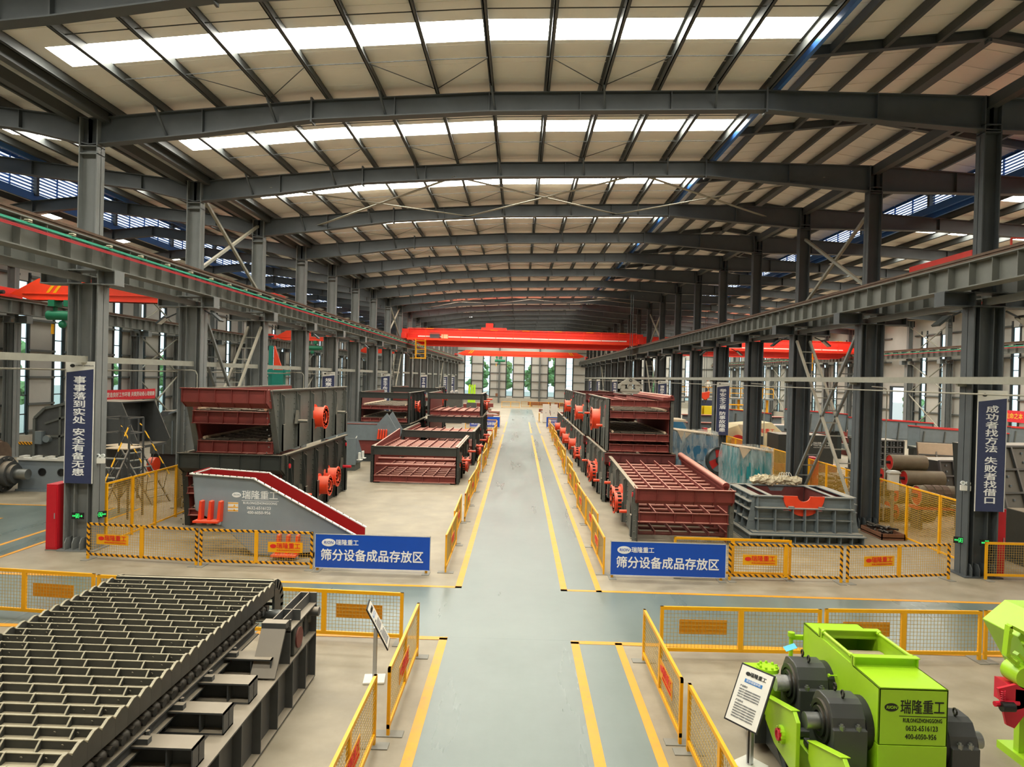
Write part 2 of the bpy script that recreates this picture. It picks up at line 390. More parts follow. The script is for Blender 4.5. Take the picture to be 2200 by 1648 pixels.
wall('wall_far', 'far end wall', 'y', YE, XW, XE, eh, 13.4, -1)
en = sorted(ew)
for (x, *_r) in eh: window('y', YE, x, .58, 1.35, 9.0, -1, '%s tall window counted from the left along the far end wall' % ORD[en.index(x)])
for x in (-3.9, 3.75): b = MB(); b.ibeam((x, YE-.3, 0), (x, YE-.3, 12), .4, .3, up=(0, 1, 0)); struct('wind_column', b, 'girt', 'dark steel column against the far end wall, %s of the middle windows' % ('left' if x < 0 else 'right'), 'column')
b = MB(); b.box(XW, XE, YB-.2, YB, 0, 13.4); struct('wall_back', b, 'wall_panel', 'plain wall closing the near end of the hall', 'wall')
# ------------------------------------------------------------------ columns
def hall_column(x, y, lo_w, up_w, z_top, corb=(), shift=0.):
    """crane column: H section with its web across the hall, crane corbels, then a slimmer upper shaft"""
    b = MB(); h = lo_w/2; zc = 7.1
    for s in (-1, 1): b.box(x+s*h-.018*(1+s), x+s*h+.018*(1-s), y-.25, y+.25, 0, zc)
    b.box(x-h, x+h, y-.01, y+.01, 0, zc)
    for s in (-1, 1): b.box(x+s*h*.45-.012, x+s*h*.45+.012, y-.16, y+.16, 0, zc)
    b.box(x-h-.1, x+h+.1, y-.36, y+.36, 0, .035)
    for s in (-1, 1):
        for k in range(4):
            xx = x-h+lo_w*(k+.5)/4; b.prism([(y, .03), (y+s*.34, .03), (y+s*.34, .22), (y+s*.26, .34), (y, .34)], 'x', xx-.012, xx+.012)
    b.box(x-h-.05, x+h+.05, y-.3, y+.3, zc-.03, zc); b.box(x-h-.04, x+h+.04, y-.3, y+.3, zc+.33, zc+.36)
    for s in (-1, 1): b.box(x+s*h-.015, x+s*h+.015, y-.28, y+.28, zc, zc+.34)
    for c in corb:                                  # corbel arms carrying a runway girder
        x0, x1 = sorted((x+(h if c > x else -h), c+(.27 if c > x else -.27)))
        b.box(x0, x1, y-.02, y+.02, zc, zc+.34); b.box(x0, x1, y-.24, y+.24, zc-.03, zc); b.box(x0, x1, y-.24, y+.24, zc+.33, zc+.36)
        e = c+(.26 if c > x else -.26); b.box(e-.012, e+.012, y-.22, y+.22, zc, zc+.34)
    u = up_w/2; xs = x+shift
    for s in (-1, 1): b.box(xs+s*u-.015*(1+s), xs+s*u+.015*(1-s), y-.17, y+.17, zc+.34, z_top)
    b.box(xs-u, xs+u, y-.17, y-.155, zc+.34, z_top) if False else b.box(xs-u, xs+u, y-.01, y+.01, zc+.34, z_top)
    for z in (z_top-.75, z_top-.95): b.box(xs-u, xs+u, y-.17, y+.17, z-.012, z+.012)
    return b
for i, y in enumerate(FY[2:-1]):
    for side, X, corb in (('left', XL, (-11.05, -12.5)), ('right', XR, (11.3, 13.1))):
        b = hall_column(X, y, .8, .5 if side == 'left' else .46, zb(X)-.0, corb, 0)
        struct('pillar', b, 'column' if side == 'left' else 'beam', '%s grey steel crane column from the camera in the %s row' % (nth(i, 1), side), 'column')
for i, y in enumerate(FY[4:-1]):
    if y > 34: struct('pillar', hall_column(XW+.55, y, .6, .4, 11.0, (-26.2,)), 'column', '%s grey steel column standing against the left side wall' % ORD[i], 'column')
    if y > 46: struct('pillar', hall_column(XE-.55, y, .6, .4, 11.2, (36.3,)), 'column', '%s grey steel column standing against the right side wall' % ORD[i], 'column')
# ------------------------------------------------------------------ portal beams (tapered, following the roof)
def beam(y, pts, depth):
    b = MB(); n = len(pts)
    for (xa, xc) in zip(pts, pts[1:]):
        za, zc, da, dc = zb(xa), zb(xc), depth(xa), depth(xc)
        b.prism([(xa, za-da), (xc, zc-dc), (xc, zc), (xa, za)], 'y', y-.012, y+.012)
        b.bar((xa, y, za-.012), (xc, y, zc-.012), .3, .024); b.bar((xa, y, za-da), (xc, y, zc-dc), .3, .03)
    for x in (-5.7, 6.3):
        if pts[0] < x < pts[-1]: b.box(x-.025, x+.025, y-.16, y+.16, zb(x)-depth(x)-.08, zb(x)+.07)
    for x in pts: b.box(x-.012, x+.012, y-.14, y+.14, zb(x)-depth(x), zb(x))
    return b
def dmain(x):
    if x <= XL: return .5 if x < -13.5 else .5+.2*(x+13.5)/1.9
    if x < -5.7: return .8-.3*(x-XL)/5.9
    if x < 6.3: return .5
    if x < 12.2: return .5+.38*(x-6.3)/5.9
    if x < 18: return .88-.35*(x-12.2)/5.8
    return .53
for i, y in enumerate(FY[:-1]):
    o = struct('roof_beam', beam(y, [-27.2, -21.6, -19.5, -17.4, -13.5, -11.6], dmain), 'beam', '%s tapered roof beam from the camera over the left side bay' % nth(i, 2), 'beam')
    o = struct('roof_beam', beam(y, [-11.6, -8.6, -5.7, -3.5, -1, 1.4, 3.8, 6.3, 9.2, 12.2], dmain), 'beam', '%s tapered roof beam from the camera spanning the middle bay' % nth(i, 2), 'beam')
    o = struct('roof_beam', beam(y, [12.2, 15, 18, 22, 25, 29, 33, 37.2], dmain), 'beam', '%s tapered roof beam from the camera over the right side bay' % nth(i, 2), 'beam')
# ------------------------------------------------------------------ purlins, fly braces, eaves struts
PXC = [-10.95]+[-9.67+1.455*i for i in range(12)]
PXL = [-26.6, -25.1, -23.6, -22.2, -16.8, -15.4, -14.0, -12.7]
PXR = [18.4+1.5*i for i in range(13)]
for nm, xs, la in (('middle', PXC, 'middle bay'), ('left', PXL, 'left side bay'), ('right', PXR, 'right side bay')):
    for i, x in enumerate(xs):
        z = zb(x); b = MB(); b.box(x-.012, x+.012, YB, YE, z, z+PH); b.box(x-.012, x+.075, YB, YE, z, z+.012); b.box(x-.075, x+.012, YB, YE, z+PH-.012, z+PH)
        b.box(x+.065, x+.075, YB, YE, z, z+.04)
        struct('purlin', b, 'purlin', '%s roof purlin from the left running the length of the %s' % (ORD[i], la), 'purlin')
b = MB()
for y in FY[:-1]:
    for x in PXC[1::2]:
        b.bar((x+.1, y-.02, zb(x)-dmain(x)*.9), (x, y-.55, zb(x)+.05), .05, .05)
struct('fly_brace', b, 'beam', 'short angle braces from the roof beams up to the purlins', 'brace')
for i, (x, z, ww, hh) in enumerate(((-12.0, 11.52, .2, .28), (-11.2, 11.55, .2, .28), (-11.6, 11.98, .9, .05), (12.2, 12.45, .24, .3), (6.62, 12.98, .12, .3), (17.5, 12.6, .12, .3))):
    b = MB(); b.box(x-ww/2, x+ww/2, YB, YE, z-hh/2, z+hh/2)
    struct('roof_strut', b, 'vent_blue' if i > 3 else 'purlin', ['outer eaves strut along the left column row', 'inner eaves strut along the left column row', 'flat gutter over the left column row', 'square strut along the heads of the right column row', 'blue curb along the left edge of the roof ventilator', 'blue curb along the right edge of the roof ventilator'][i], 'strut')
# ------------------------------------------------------------------ roof sheets with translucent skylight strips
S0, S1 = 2.65, 3.6             # strip position after each frame
def roof(xs, sk0, sk1, lab):
    xs = sorted(set(xs)); b = MB()
    edges = [YB]+[e for y in FY for e in (y+S0-6*0, y+S1) if YB < e < YE]+[YE]
    for xa, xc in zip(xs, xs[1:]):
        za, zc = zb(xa)+PH, zb(xc)+PH; t = .1
        if xa >= sk0-.01 and xc <= sk1+.01:
            rows = [(edges[k], edges[k+1]) for k in range(0, len(edges)-1, 2)]
        else: rows = [(YB, YE)]
        for y0, y1 in rows: b.prism([(xa, za), (xc, zc), (xc, zc+t), (xa, za+t)], 'y', y0, y1)
        yy = YB+.4                                   # lap seams of the sheets
        while yy < YE:
            if not any(y+S0-.05 < yy < y+S1+.05 for y in FY): b.prism([(xa, za-.008), (xc, zc-.008), (xc, zc), (xa, za)], 'y', yy, yy+.025)
            yy += .95
    struct('ceiling', b, 'ceiling_panel', 'cream roof sheets over the %s' % lab, 'ceiling')
    for i, y in enumerate(FY):
        if y+S1 > YE: continue
        s = MB()
        seg = [x for x in xs if sk0-.01 <= x <= sk1+.01]
        for xa, xc in zip(seg, seg[1:]):
            za, zc = zb(xa)+PH+.04, zb(xc)+PH+.04
            s.add([(xa, y+S0, za), (xc, y+S0, zc), (xc, y+S1, zc), (xa, y+S1, za)], [(0, 1, 2, 3)])
        struct('skylight', s, 'skylight', '%s bright skylight strip from the camera in the %s' % (nth(i, 2), lab), 'skylight')
BP = [p[0] for p in ZP]
roof([-11.6]+[x for x in BP if -11.6 < x < 6.3]+[-10.6, 6.5], -10.6, 6.5, 'middle bay')
roof([17.6, 19, 25, 31, 35.5, 37.4], 19, 35.5, 'right side bay')
roof([-27.4, -25.5, -22.4, -21.6], -25.5, -22.4, 'left bay, outer slope')
roof([-17.4, -16.4, -13, -11.6], -16.4, -13, 'left bay, inner slope')
# ------------------------------------------------------------------ ridge ventilators
def vent(xa, xr, xc, z0a, z0c, ze, zr, lab, nb):
    b = MB()
    for p, q in (((xa-.5, ze-.05), (xr, zr)), ((xr, zr), (xc+.5, ze-.25))): b.prism([p, q, (q[0], q[1]+.08), (p[0], p[1]+.08)], 'y', YB, YE)
    yy = YB+.5
    while yy < YE:
        for p, q in (((xa, ze), (xr, zr)), ((xr, zr), (xc, ze-.2))): b.prism([(p[0], p[1]-.015), (q[0], q[1]-.015), q, p], 'y', yy, yy+.03)
        yy += 1.0
    struct('ceiling', b, 'ceiling_panel', 'raised roof of the ridge ventilator over the %s' % lab, 'ceiling')
    for i, y in enumerate(FY[:-1]):
        f = MB()
        f.box(xa-.08, xa+.16, y-.09, y+.09, z0a-.1, ze); f.box(xc-.16, xc+.08, y-.09, y+.09, z0c-.1, ze-.2)
        f.ibeam((xa, y, ze-.14), (xr, y, zr-.14), .26, .18, up=(0, 0, 1)); f.ibeam((xr, y, zr-.14), (xc, y, ze-.34), .26, .18, up=(0, 0, 1))
        f.box(xr-.03, xr+.03, y-.11, y+.11, zr-.36, zr)
        struct('vent_frame', f, 'beam', '%s small gable frame of the ventilator over the %s' % (nth(i, 2), lab), 'frame')
    n = 3 if xc-xa > 6 else 1
    for k in range(1, 2*n+2):
        x = xa+(xc-xa)*k/(2*n+2); z = ze+(zr-ze)*(1-abs(x-xr)/((xr-xa) if x < xr else (xc-xr)))-(.2*(x-xr)/(xc-xr) if x > xr else 0)
        p = MB(); wd = .16 if abs(x-xr) < .3 else .05
        p.box(x-wd, x+wd, YB, YE, z-.26, z-.02); struct('purlin', p, 'purlin', '%s lengthwise purlin under the ventilator roof over the %s' % (ORD[k-1], lab), 'purlin')
    for s, x, zl, zh in ((-1, xa, z0a, ze), (1, xc, z0c, ze-.2)):
        l = MB(); h = (zh-zl)/nb
        for k in range(nb):
            z = zl+h*(k+.5); l.bar((x, YB, z), (x, YE, z), .012, h*.88, up=(s*.75, 0, 1))
        for y in FY[:-1]:
            for q in (1.5, 3, 4.5): l.box(x-.03, x+.03, y+q-.02, y+q+.02, zl, zh)
        l.box(x-.05, x+.05, YB, YE, zl-.34, zl); l.box(x-.05, x+.05, YB, YE, zh-.02, zh+.1)
        struct('louvre_band', l, 'vent_blue', 'blue louvre band along the %s side of the ventilator over the %s' % ('left' if s < 0 else 'right', lab), 'louvre')
vent(6.6, 12.1, 17.7, 12.98, 12.62, 13.75, 14.4, 'right column row', 8)
vent(-21.6, -19.5, -17.4, 12.45, 12.45, 13.75, 14.1, 'left side bay', 9)
# ------------------------------------------------------------------ tie beams, struts, bracing along the column rows
def row_between(fn, X, side):
    for i in range(2, len(FY)-2): fn(i, X, FY[i], FY[i+1], side)
def ties(i, X, y0, y1, side):
    b = MB(); x = X+.1 if side == 'left' else X-.62
    if side == 'left':
        b.box(x-.07, x+.07, y0+.1, y1-.25, 5.0, 5.17); b.box(x-.1, x-.07, y0+.1, y1-.25, 5.0, 5.17)
    else: b.box(x-.07, x+.07, y0, y1, 5.05, 5.23); b.box(x-.02, X-.35, y0-.04, y0+.04, 4.98, 5.05)
    struct('tie_beam', b, 'tie', '%s horizontal tie channel at mid height along the %s column row' % (ORD[i-2], side), 'beam')
    b = MB(); x = X+.05 if side == 'left' else X-.05
    b.box(x-.06, x+.06, y0+.1, y1-.1, 7.12, 7.3)
    struct('tie_beam', b, 'column', '%s high strut under the runway girder along the %s column row' % (ORD[i-2], side), 'beam')
row_between(ties, XL, 'left'); row_between(ties, XR, 'right')
def laced(i, X, y0, y1, side):
    t = thing('cross_brace', '%s pair of laced diagonal braces between two columns of the %s row' % (ORD[{4: 0, 3: 0, 9: 1, 10: 1, 15: 2, 16: 2}[i]], side), 'brace', (X, y0, 0), group='laced cross braces of the column rows')
    for nm, (za, zc) in (('rising_diagonal', (.6, 6.8)), ('falling_diagonal', (6.8, .6))):
        d = MB(); n = 13
        for s in (-.28, .28): d.bar((s, .3, za), (s, y1-y0-.3, zc), .09, .09)
        for k in range(1, n):
            f = k/n; d.bar((-.28, .3+(y1-y0-.6)*f, za+(zc-za)*f), (.28, .3+(y1-y0-.6)*f, za+(zc-za)*f), .04, .04)
        d.build(nm, 'tie' if nm[0] == 'r' else 'column', t)
    u = MB()
    for p, q in (((0, .2, 8.4), (0, y1-y0-.2, 11.2)), ((.05, .2, 11.2), (.05, y1-y0-.2, 8.4))): u.bar(p, q, .1, .1)
    u.build('upper_brace', 'tie', t)
for X, side in ((XL, 'left'), (XR, 'right')):
    for i in ((4, 10, 16) if side == 'left' else (4, 10, 16)): laced(i, X, FY[i], FY[i+1], side)
def wall_brace(X, y0, y1, lab):
    b = MB()
    for z0, z1 in ((.8, 4.3), (4.5, 7.3), (7.9, 10.6)):
        b.bar((X, y0, z0), (X, y1, z1), .1, .06); b.bar((X+.05, y0, z1), (X+.05, y1, z0), .1, .06)
    struct('wall_brace', b, 'tie', lab, 'brace')
wall_brace(XE-.5, 60.6, 66.6, 'steel cross bracing between the near columns of the right side wall')
wall_brace(XE-.5, 96.6, 102.6, 'steel cross bracing between the far columns of the right side wall')
wall_brace(XW+.5, 48.6, 54.6, 'steel cross bracing between the near columns of the left side wall')
wall_brace(XW+.5, 84.6, 90.6, 'steel cross bracing between the far columns of the left side wall')
def roof_cross(i, lab):
    y0, y1 = FY[i], FY[i+1]; b = MB()
    for xa, xc in ((-9, -2.5), (-2.5, 4), (4, 10.5)):
        b.bar((xa, y0, zb(xa)-.4), (xc, y1, zb(xc)-.4), .14, .02); b.bar((xa, y1, zb(xa)-.42), (xc, y0, zb(xc)-.42), .14, .02)
    struct('roof_brace', b, 'tie', lab, 'brace')
roof_cross(4, 'nearer set of flat crossed braces under the middle roof'); roof_cross(10, 'farther set of flat crossed braces under the middle roof')
b = MB()
for y in FY[:-1]:                                        # sag rods
    for xa, xc in zip(PXC[1:], PXC[2:]): b.bar((xa, y+1.9, zb(xa)+.1), (xc, y+1.9, zb(xc)+.1), .018, .018); b.bar((xa, y+4.1, zb(xa)+.1), (xc, y+4.1, zb(xc)+.1), .018, .018)
    for k in (2, 5, 8): 
        xa, xm, xc = PXC[k], PXC[k+1], PXC[k+2]; b.bar((xa, y+4.1, zb(xa)+.1), (xm, y+5.8, zb(xm)+.1), .016, .016); b.bar((xc, y+4.1, zb(xc)+.1), (xm, y+5.8, zb(xm)+.1), .016, .016)
struct('sag_rod', b, 'purlin', 'thin sag rods between the purlins of the middle bay', 'rod')
# ------------------------------------------------------------------ crane runway girders
def runway(X, side, lab, zt=8.2, bus=False, y0=YB):
    h = zt-7.46 if abs(X) < 14 else .7
    b = MB(); b.ibeam((X, y0, zt-h/2), (X, YE-.3, zt-h/2), h, .42, .03, .014)
    y = y0+.3
    while y < YE-.5:
        b.box(X-.18, X+.18, y-.008, y+.008, zt-h+.03, zt-.03); y += .85
    o = struct('runway_girder', b, 'girder', lab, 'girder')
    r = MB(); r.box(X-.07, X+.07, y0, YE-.5, zt, zt+.02); r.box(X-.015, X+.015, y0, YE-.5, zt+.02, zt+.12); r.box(X-.045, X+.045, y0, YE-.5, zt+.11, zt+.17); r.build('rail', 'rail_rust', o)
    if bus:
        s = 1 if X < 0 else -1; x = X+s*.3
        r = MB(); r.box(x-.02, x+.02, y0, YE-.5, zt-.21, zt-.16); r.build('green_conductor', 'bus_green', o)
        r = MB(); 
        for k in range(3): r.box(x-.012, x+.012, y0, YE-.5, zt-.27-.024*k, zt-.255-.024*k)
        r.build('red_conductor', 'bus_red', o)
        r = MB(); y = y0+1
        while y < YE-1: r.box(x-.22, x+.05, y, y+.12, zt-.14, zt-.12); r.box(x-.05, x+.05, y, y+.12, zt-.15, zt-.09); y += 1.5
        r.build('conductor_bracket', 'plastic_cream', o)
runway(-11.05, 'left', 'grey crane runway girder with red and green conductor lines along the left column row', 8.15, bus=True)
runway(11.3, 'right', 'grey crane runway girder along the aisle side of the right column row', 8.1)
runway(-12.5, 'left', 'grey crane runway girder on the outer side of the left column row', 8.1)
runway(13.1, 'right', 'grey crane runway girder on the outer side of the right column row', 8.1)
runway(-26.2, 'left', 'dark crane runway girder along the left side wall', 8.2, y0=30)
runway(36.3, 'right', 'grey crane runway girder along the right side wall', 8.35, bus=True, y0=46)
# ------------------------------------------------------------------ the world beyond the windows
b = MB(); b.box(-120, 130, -60, 260, -.4, -.25); struct('ground', b, 'ground', 'pale paved ground outside the hall', 'ground')
def tree(x, y, h, lab):
    t = thing('tree', lab, 'tree', (x, y, -.25), group='trees outside the hall')
    k = MB(); k.cyl((0, 0, 0), (0, 0, h*.5), .18, 7, .1); k.build('trunk', 'bark', t)
    rnd = random.Random(int(x*7+y)); c = MB()
    for q in range(26):
        a = rnd.uniform(0, 2*PI); r = rnd.uniform(0, .22)*h; z = h*rnd.uniform(.35, .95); rr = h*rnd.uniform(.06, .1)
        o = len(c.v); c.sphere((r*math.cos(a), r*math.sin(a), z), rr, 7, 5, (1, 1, .8))
        for i in range(o, len(c.v)): c.v[i] = c.v[i]+Vector((rnd.gauss(0, rr*.2), rnd.gauss(0, rr*.2), rnd.gauss(0, rr*.2)))
    c.build('crown', 'leaf', t)
for k, (x, y, h) in enumerate(((-8.5, 144, 9.5), (-3, 147, 8.5), (2.4, 143, 8), (7.6, 147, 10), (13, 143, 9), (-15, 147, 9), (19, 147, 9), (27, 144, 8))):
    tree(x, y, h, '%s leafy green tree seen through the far end windows, counted from left' % ORD[[-15, -8.5, -3, 2.4, 7.6, 13, 19, 27].index(x)])
tree(42.5, 75.5, 4.6, 'bright green shrub-like tree outside the open doorway in the right wall')
for k, (x, y, h) in enumerate(((-36, 42, 6), (-37, 50, 6.5), (-36, 60, 6), (-38, 72, 7))):
    tree(x, y, h, '%s leafy tree outside the left side wall windows' % ORD[k])
# ================================================================== barriers
def barrier(label, loc, rz, L=2.9, H=.93, style='plain', plate=.25, text_on=True, group=None, plate_side=-1):
    t = thing('mesh_barrier', label, 'barrier', loc, rz, group)
    fm = 'hazard' if style == 'hazard' else 'yellow'; z0 = .1; w_ = .06
    f = MB()
    f.box(0, L, -.02, .02, H-w_, H); f.box(0, L, -.02, .02, z0, z0+w_)
    for x in (0, L-w_): f.box(x, x+w_, -.021, .021, z0, H)
    f.build('frame', fm, t)
    p = MB(); p.box(L/2-.045, L/2+.045, -.022, .022, z0+.02, H-.02); p.build('mid_post', 'yellow', t)
    for x in (0, L-w_): p = MB(); p.box(x, x+w_, -.02, .02, 0, z0); p.build('leg', 'yellow', t)
    m = MB(); n = int((L-2*w_)/.062)
    for k in range(1, n):
        x = w_+(L-2*w_)*k/n; m.box(x-.003, x+.003, -.005, 0, z0+w_, H-w_)
    n = int((H-z0-2*w_)/.062)
    for k in range(1, n):
        z = z0+w_+(H-z0-2*w_)*k/n; m.box(w_, L-w_, 0, .005, z-.003, z+.003)
    m.build('wire_mesh', 'wire' if style == 'hazard' else 'wire_dark', t)
    for x in (.06, L-.06):
        g = MB(); g.box(x-.09, x+.09, -.2, .2, 0, .012); g.build('foot', 'foot_grey', t)
    if plate is not None:
        cx = L*plate; b = MB(); y = -.03 if plate_side < 0 else .03
        b.box(cx-.43, cx+.43, y-.004, y+.004, .4, .66)
        q = b.build('nameplate', 'yellow' if style == 'hazard' else 'yellow_back', t)
        if text_on:
            yy = y+plate_side*.008; rot = (PI/2, 0, 0) if plate_side < 0 else (PI/2, 0, PI); k = 1 if plate_side < 0 else -1
            oval(q, cx-k*.3, .555, .08, .05, yy, 'print_red')
            text('瑞隆重工', .15, 'print_red', q, (cx+k*.08, yy, .56), rot, .012)
            text('RUILONGZHONGGONG', .052, 'print_red', q, (cx+k*.08, yy, .455), rot, .01)
    return t
G1 = 'yellow mesh barrier panels'
h1 = barrier('black and yellow striped barrier beside the left banner column, nameplate at its left end', (-10.9, 17.62, 0), -.1, 2.98, style='hazard', plate=.24, group=G1)
barrier('black and yellow striped barrier between its striped twin and the left blue sign', (-7.87, 17.3, 0), 0, 2.83, style='hazard', plate=.76, group=G1)
barrier('black and yellow striped barrier directly right of the right blue sign', (5.32, 17.4, 0), .02, 2.85, style='hazard', plate=.27, group=G1)
barrier('black and yellow striped barrier beside the right banner column', (8.28, 17.48, 0), .2, 2.98, style='hazard', plate=.3, group=G1)
barrier('plain yellow barrier overlapping behind the right blue sign and the striped barrier', (4.0, 17.62, 0), 0, 2.95, 1.0, plate=None, group=G1)
barrier('plain yellow barrier right of the red cabinet at the right frame edge', (12.15, 18.15, 0), .02, 3.0, .98, plate=None, group=G1)
# row on the near side of the cross passage, seen from behind
for k, (x, y, r, la) in enumerate(((-11.0, 13.6, -.1, 'yellow barrier at the left frame edge, behind the apron feeder'), (-7.98, 13.25, -.05, 'yellow barrier mostly hidden behind the far end of the apron feeder'), (-4.96, 12.85, -.05, 'yellow barrier seen behind the slanted info board, right end of the left near row'))):
    barrier(la, (x, y, 0), r, 2.95, .92, plate=.72 if k == 2 else .7 if k == 0 else .3, plate_side=1, group=G1, text_on=True)
for k, (x, y, r, la) in enumerate(((2.62, 12.45, .03, 'yellow barrier at the aisle end of the right near row, whole plate in view'), (5.6, 12.58, .05, 'yellow barrier right behind the lime green crusher'), (8.56, 12.75, .06, 'yellow barrier behind the lime green machine at the right edge'))):
    barrier(la, (x, y, 0), r, 2.9, .9, plate=.27 if k < 1 else .27, plate_side=1, group=G1)
SIDE = PI/2
barrier('yellow barrier end-on in front of the left info board, facing the aisle', (-1.66, 12.15, 0), -SIDE, 2.75, .93, plate=.6, plate_side=1, group=G1)
barrier('nearest yellow barrier on the left side of the aisle, cut by the picture bottom', (-1.8, 9.2, 0), -SIDE, 2.9, .93, plate=.5, plate_side=1, group=G1)
barrier('yellow barrier end-on at the corner right of the aisle, red plate facing the aisle', (2.3, 9.42, 0), SIDE, 2.85, .9, plate=.3, plate_side=1, group=G1)
barrier('nearest yellow barrier on the right side of the aisle, cut by the picture bottom', (2.37, 6.4, 0), SIDE, 2.9, .9, plate=.3, plate_side=1, group=G1)
# long rows along the aisle
a0 = barrier('first yellow barrier from the crossing along the left side of the aisle', (-1.72, 17.3, 0), SIDE, 2.95, .95, plate=.5, plate_side=-1, group='barriers along the left side of the aisle')
for k in range(1, 15):
    dup(a0, (-1.74-.014*k+(-.05 if k % 2 else .04), 17.3+3.09*k, 0), SIDE+(.015 if k % 3 else -.02), '%s yellow barrier from the crossing along the left side of the aisle' % ORD[k])
a1 = barrier('first yellow barrier from the crossing along the right side of the aisle', (2.24, 20.5, 0), -SIDE, 2.95, .95, plate=.5, plate_side=-1, group='barriers along the right side of the aisle')
for k in range(1, 16):
    dup(a1, (2.27+.042*k+(.06 if k % 2 else -.04), 20.5+3.07*k, 0), -SIDE+(.015 if k % 3 else -.02), '%s yellow barrier from the crossing along the right side of the aisle' % ORD[k])
for k, (x, y, r, la) in enumerate(((-1.9, 68, SIDE, 'yellow barrier beside the small far blue sign left of the aisle'), (2.3, 80, -SIDE, 'yellow barrier left of the two far white panels'), (2.9, 68.3, 0, 'yellow barrier in front of the far blue sign right of the aisle'), (-4.9, 63.9, 0, 'yellow barrier across the far end of the left aisle row'),
    (-2.8, 112, 0, 'yellow barrier at the far end of the aisle, left of the gap'), (.35, 114.5, 0, 'striped far barrier right of the gap at the aisle end'), (3.4, 114.5, 0, 'striped far barrier behind the two white panels'), (6.5, 113, 0, 'rightmost yellow barrier before the far end wall'))):
    barrier(la, (x, y, 0), r, 2.9, 1.0, 'hazard' if k in (5, 6) else 'plain', plate=None, group=G1)
# tall mesh fences between the columns
def mesh_fence(label, loc, rz, L, H, n, group='tall yellow mesh fences between the columns'):
    t = thing('mesh_fence', label, 'fence', loc, rz, group)
    f = MB(); f.box(0, L, -.02, .02, H-.05, H); f.box(0, L, -.02, .02, .05, .1); f.build('rail', 'yellow', t)
    for k in range(n+1):
        x = L*k/n; p = MB(); p.box(x-.035, x+.035, -.035, .035, 0, H); p.build('post', 'yellow', t)
    m = MB(); c = int(L/.065)
    for k in range(1, c): m.box(L*k/c-.0035, L*k/c+.0035, -.006, 0, .1, H-.05)
    c = int(H/.065)
    for k in range(1, c): z = .1+(H-.15)*k/c; m.box(0, L, 0, .006, z-.0035, z+.0035)
    m.build('wire_mesh', 'wire', t); return t
mesh_fence('tall yellow mesh fence between the two nearest left columns', (-11.25, 19.0, 0), PI/2, 5.2, 1.72, 4)
mesh_fence('tall yellow mesh fence between the two nearest right columns', (12.6, 19.1, 0), PI/2, 5.3, 1.75, 3)
mesh_fence('tall yellow mesh fence behind the second right column', (12.6, 25.1, 0), PI/2, 5.2, 1.75, 3)
mesh_fence('tall yellow mesh fence farther back behind the third right column', (12.6, 31.1, 0), PI/2, 5.2, 1.75, 3)
mesh_fence('tall yellow mesh fence between the fourth and fifth right columns', (12.6, 37.1, 0), PI/2, 5.2, 1.75, 3)
mesh_fence('tall yellow mesh fence beside the second left banner', (-11.9, 48.9, 0), PI/2, 5.2, 1.75, 3)
# ================================================================== blue area signs
def area_sign(label, loc, rz, L=2.86, H=.84, full=True, m='blue_sign'):
    t = thing('area_sign', label, 'sign', loc, rz, 'blue storage area signs')
    b = MB(); b.box(0, L, -.015, .015, .08, .08+H); o = b.build('board', m, t)
    e = MB()
    for x0, x1, z0, z1 in ((0, L, .08, .09), (0, L, .07+H, .08+H), (0, .012, .08, .08+H), (L-.012, L, .08, .08+H)): e.box(x0, x1, -.02, .02, z0, z1)
    e.build('edge_trim', 'off_white', t)
    for x in (.06, L-.1):
        p = MB(); p.box(x-.03, x+.03, .02, .07, 0, .3); p.build('post', 'yellow', t)
        g = MB(); g.box(x-.09, x+.09, -.16, .2, 0, .012); g.build('foot', 'foot_grey', t)
    if full:
        q = oval(o, .34, .71, .17, .095, -.018, 'white')
        text('RION', .1, 'blue_sign', q, (.34, -.024, .71), bold=.004, shear=.15)
        text('瑞隆重工', .15, 'white', o, (.8, -.019, .71), bold=.014, sx=.95)
        text('筛分设备成品存放区', .305, 'white', o, (1.42, -.019, .385), bold=.02, sx=.93)
    return t
area_sign('blue board with white lettering at the left corner of the aisle', (-4.95, 17.18, 0), .0)
area_sign('blue board with white lettering at the right corner of the aisle', (2.36, 17.3, 0), .0)
area_sign('small far blue sign left of the aisle, partly behind a barrier', (-4.7, 67, 0), 0, 2.9, 1.0)
area_sign('far blue sign right of the aisle in front of the two white panels', (2.75, 69.2, 0), 0, 2.9, 1.0)
# ================================================================== slogan banners on the columns
def banner(label, x0, x1, y, z0, z1, words, size=None, header=True):
    t = thing('slogan_banner', label, 'banner', ((x0+x1)/2, y, z0), 0, 'navy slogan banners on the columns')
    w_ = (x1-x0)/2; h = z1-z0
    b = MB(); b.box(-w_, w_, -.01, .01, 0, h-.3); b.add([(-w_, -.01, h-.3), (w_, -.01, h-.3), (w_, -.01, h-.2)], [(0, 1, 2)]); b.build('cloth', 'navy', t)
    b = MB(); b.box(-w_, w_, -.008, .008, h-.3, h); o = b.build('header', 'off_white', t)
    e = MB()
    for s in (-1, 1): e.box(s*w_-.008, s*w_+.008, -.014, .012, 0, h)
    e.build('edge_trim', 'off_white', t)
    if header:
        oval(o, -w_*.55, h-.12, .065, .045, -.01, 'print_black')
        text('山东瑞隆重工机械有限公司', .042, 'print_grey', o, (w_*.28, -.011, h-.115))
    vtext(words, .26, 'white', t, 0, -.013, h-.4, h-.58)
    return t
banner('navy banner on the nearest left column, about doing every task well and safety', -11.98, -11.24, 18.32, 1.8, 5.03, '事事落到实处_安全有备无患')
banner('navy banner on the nearest right column, about success and finding methods', 11.95, 12.7, 18.32, 1.74, 4.9, '成功者找方法_失败者找借口')
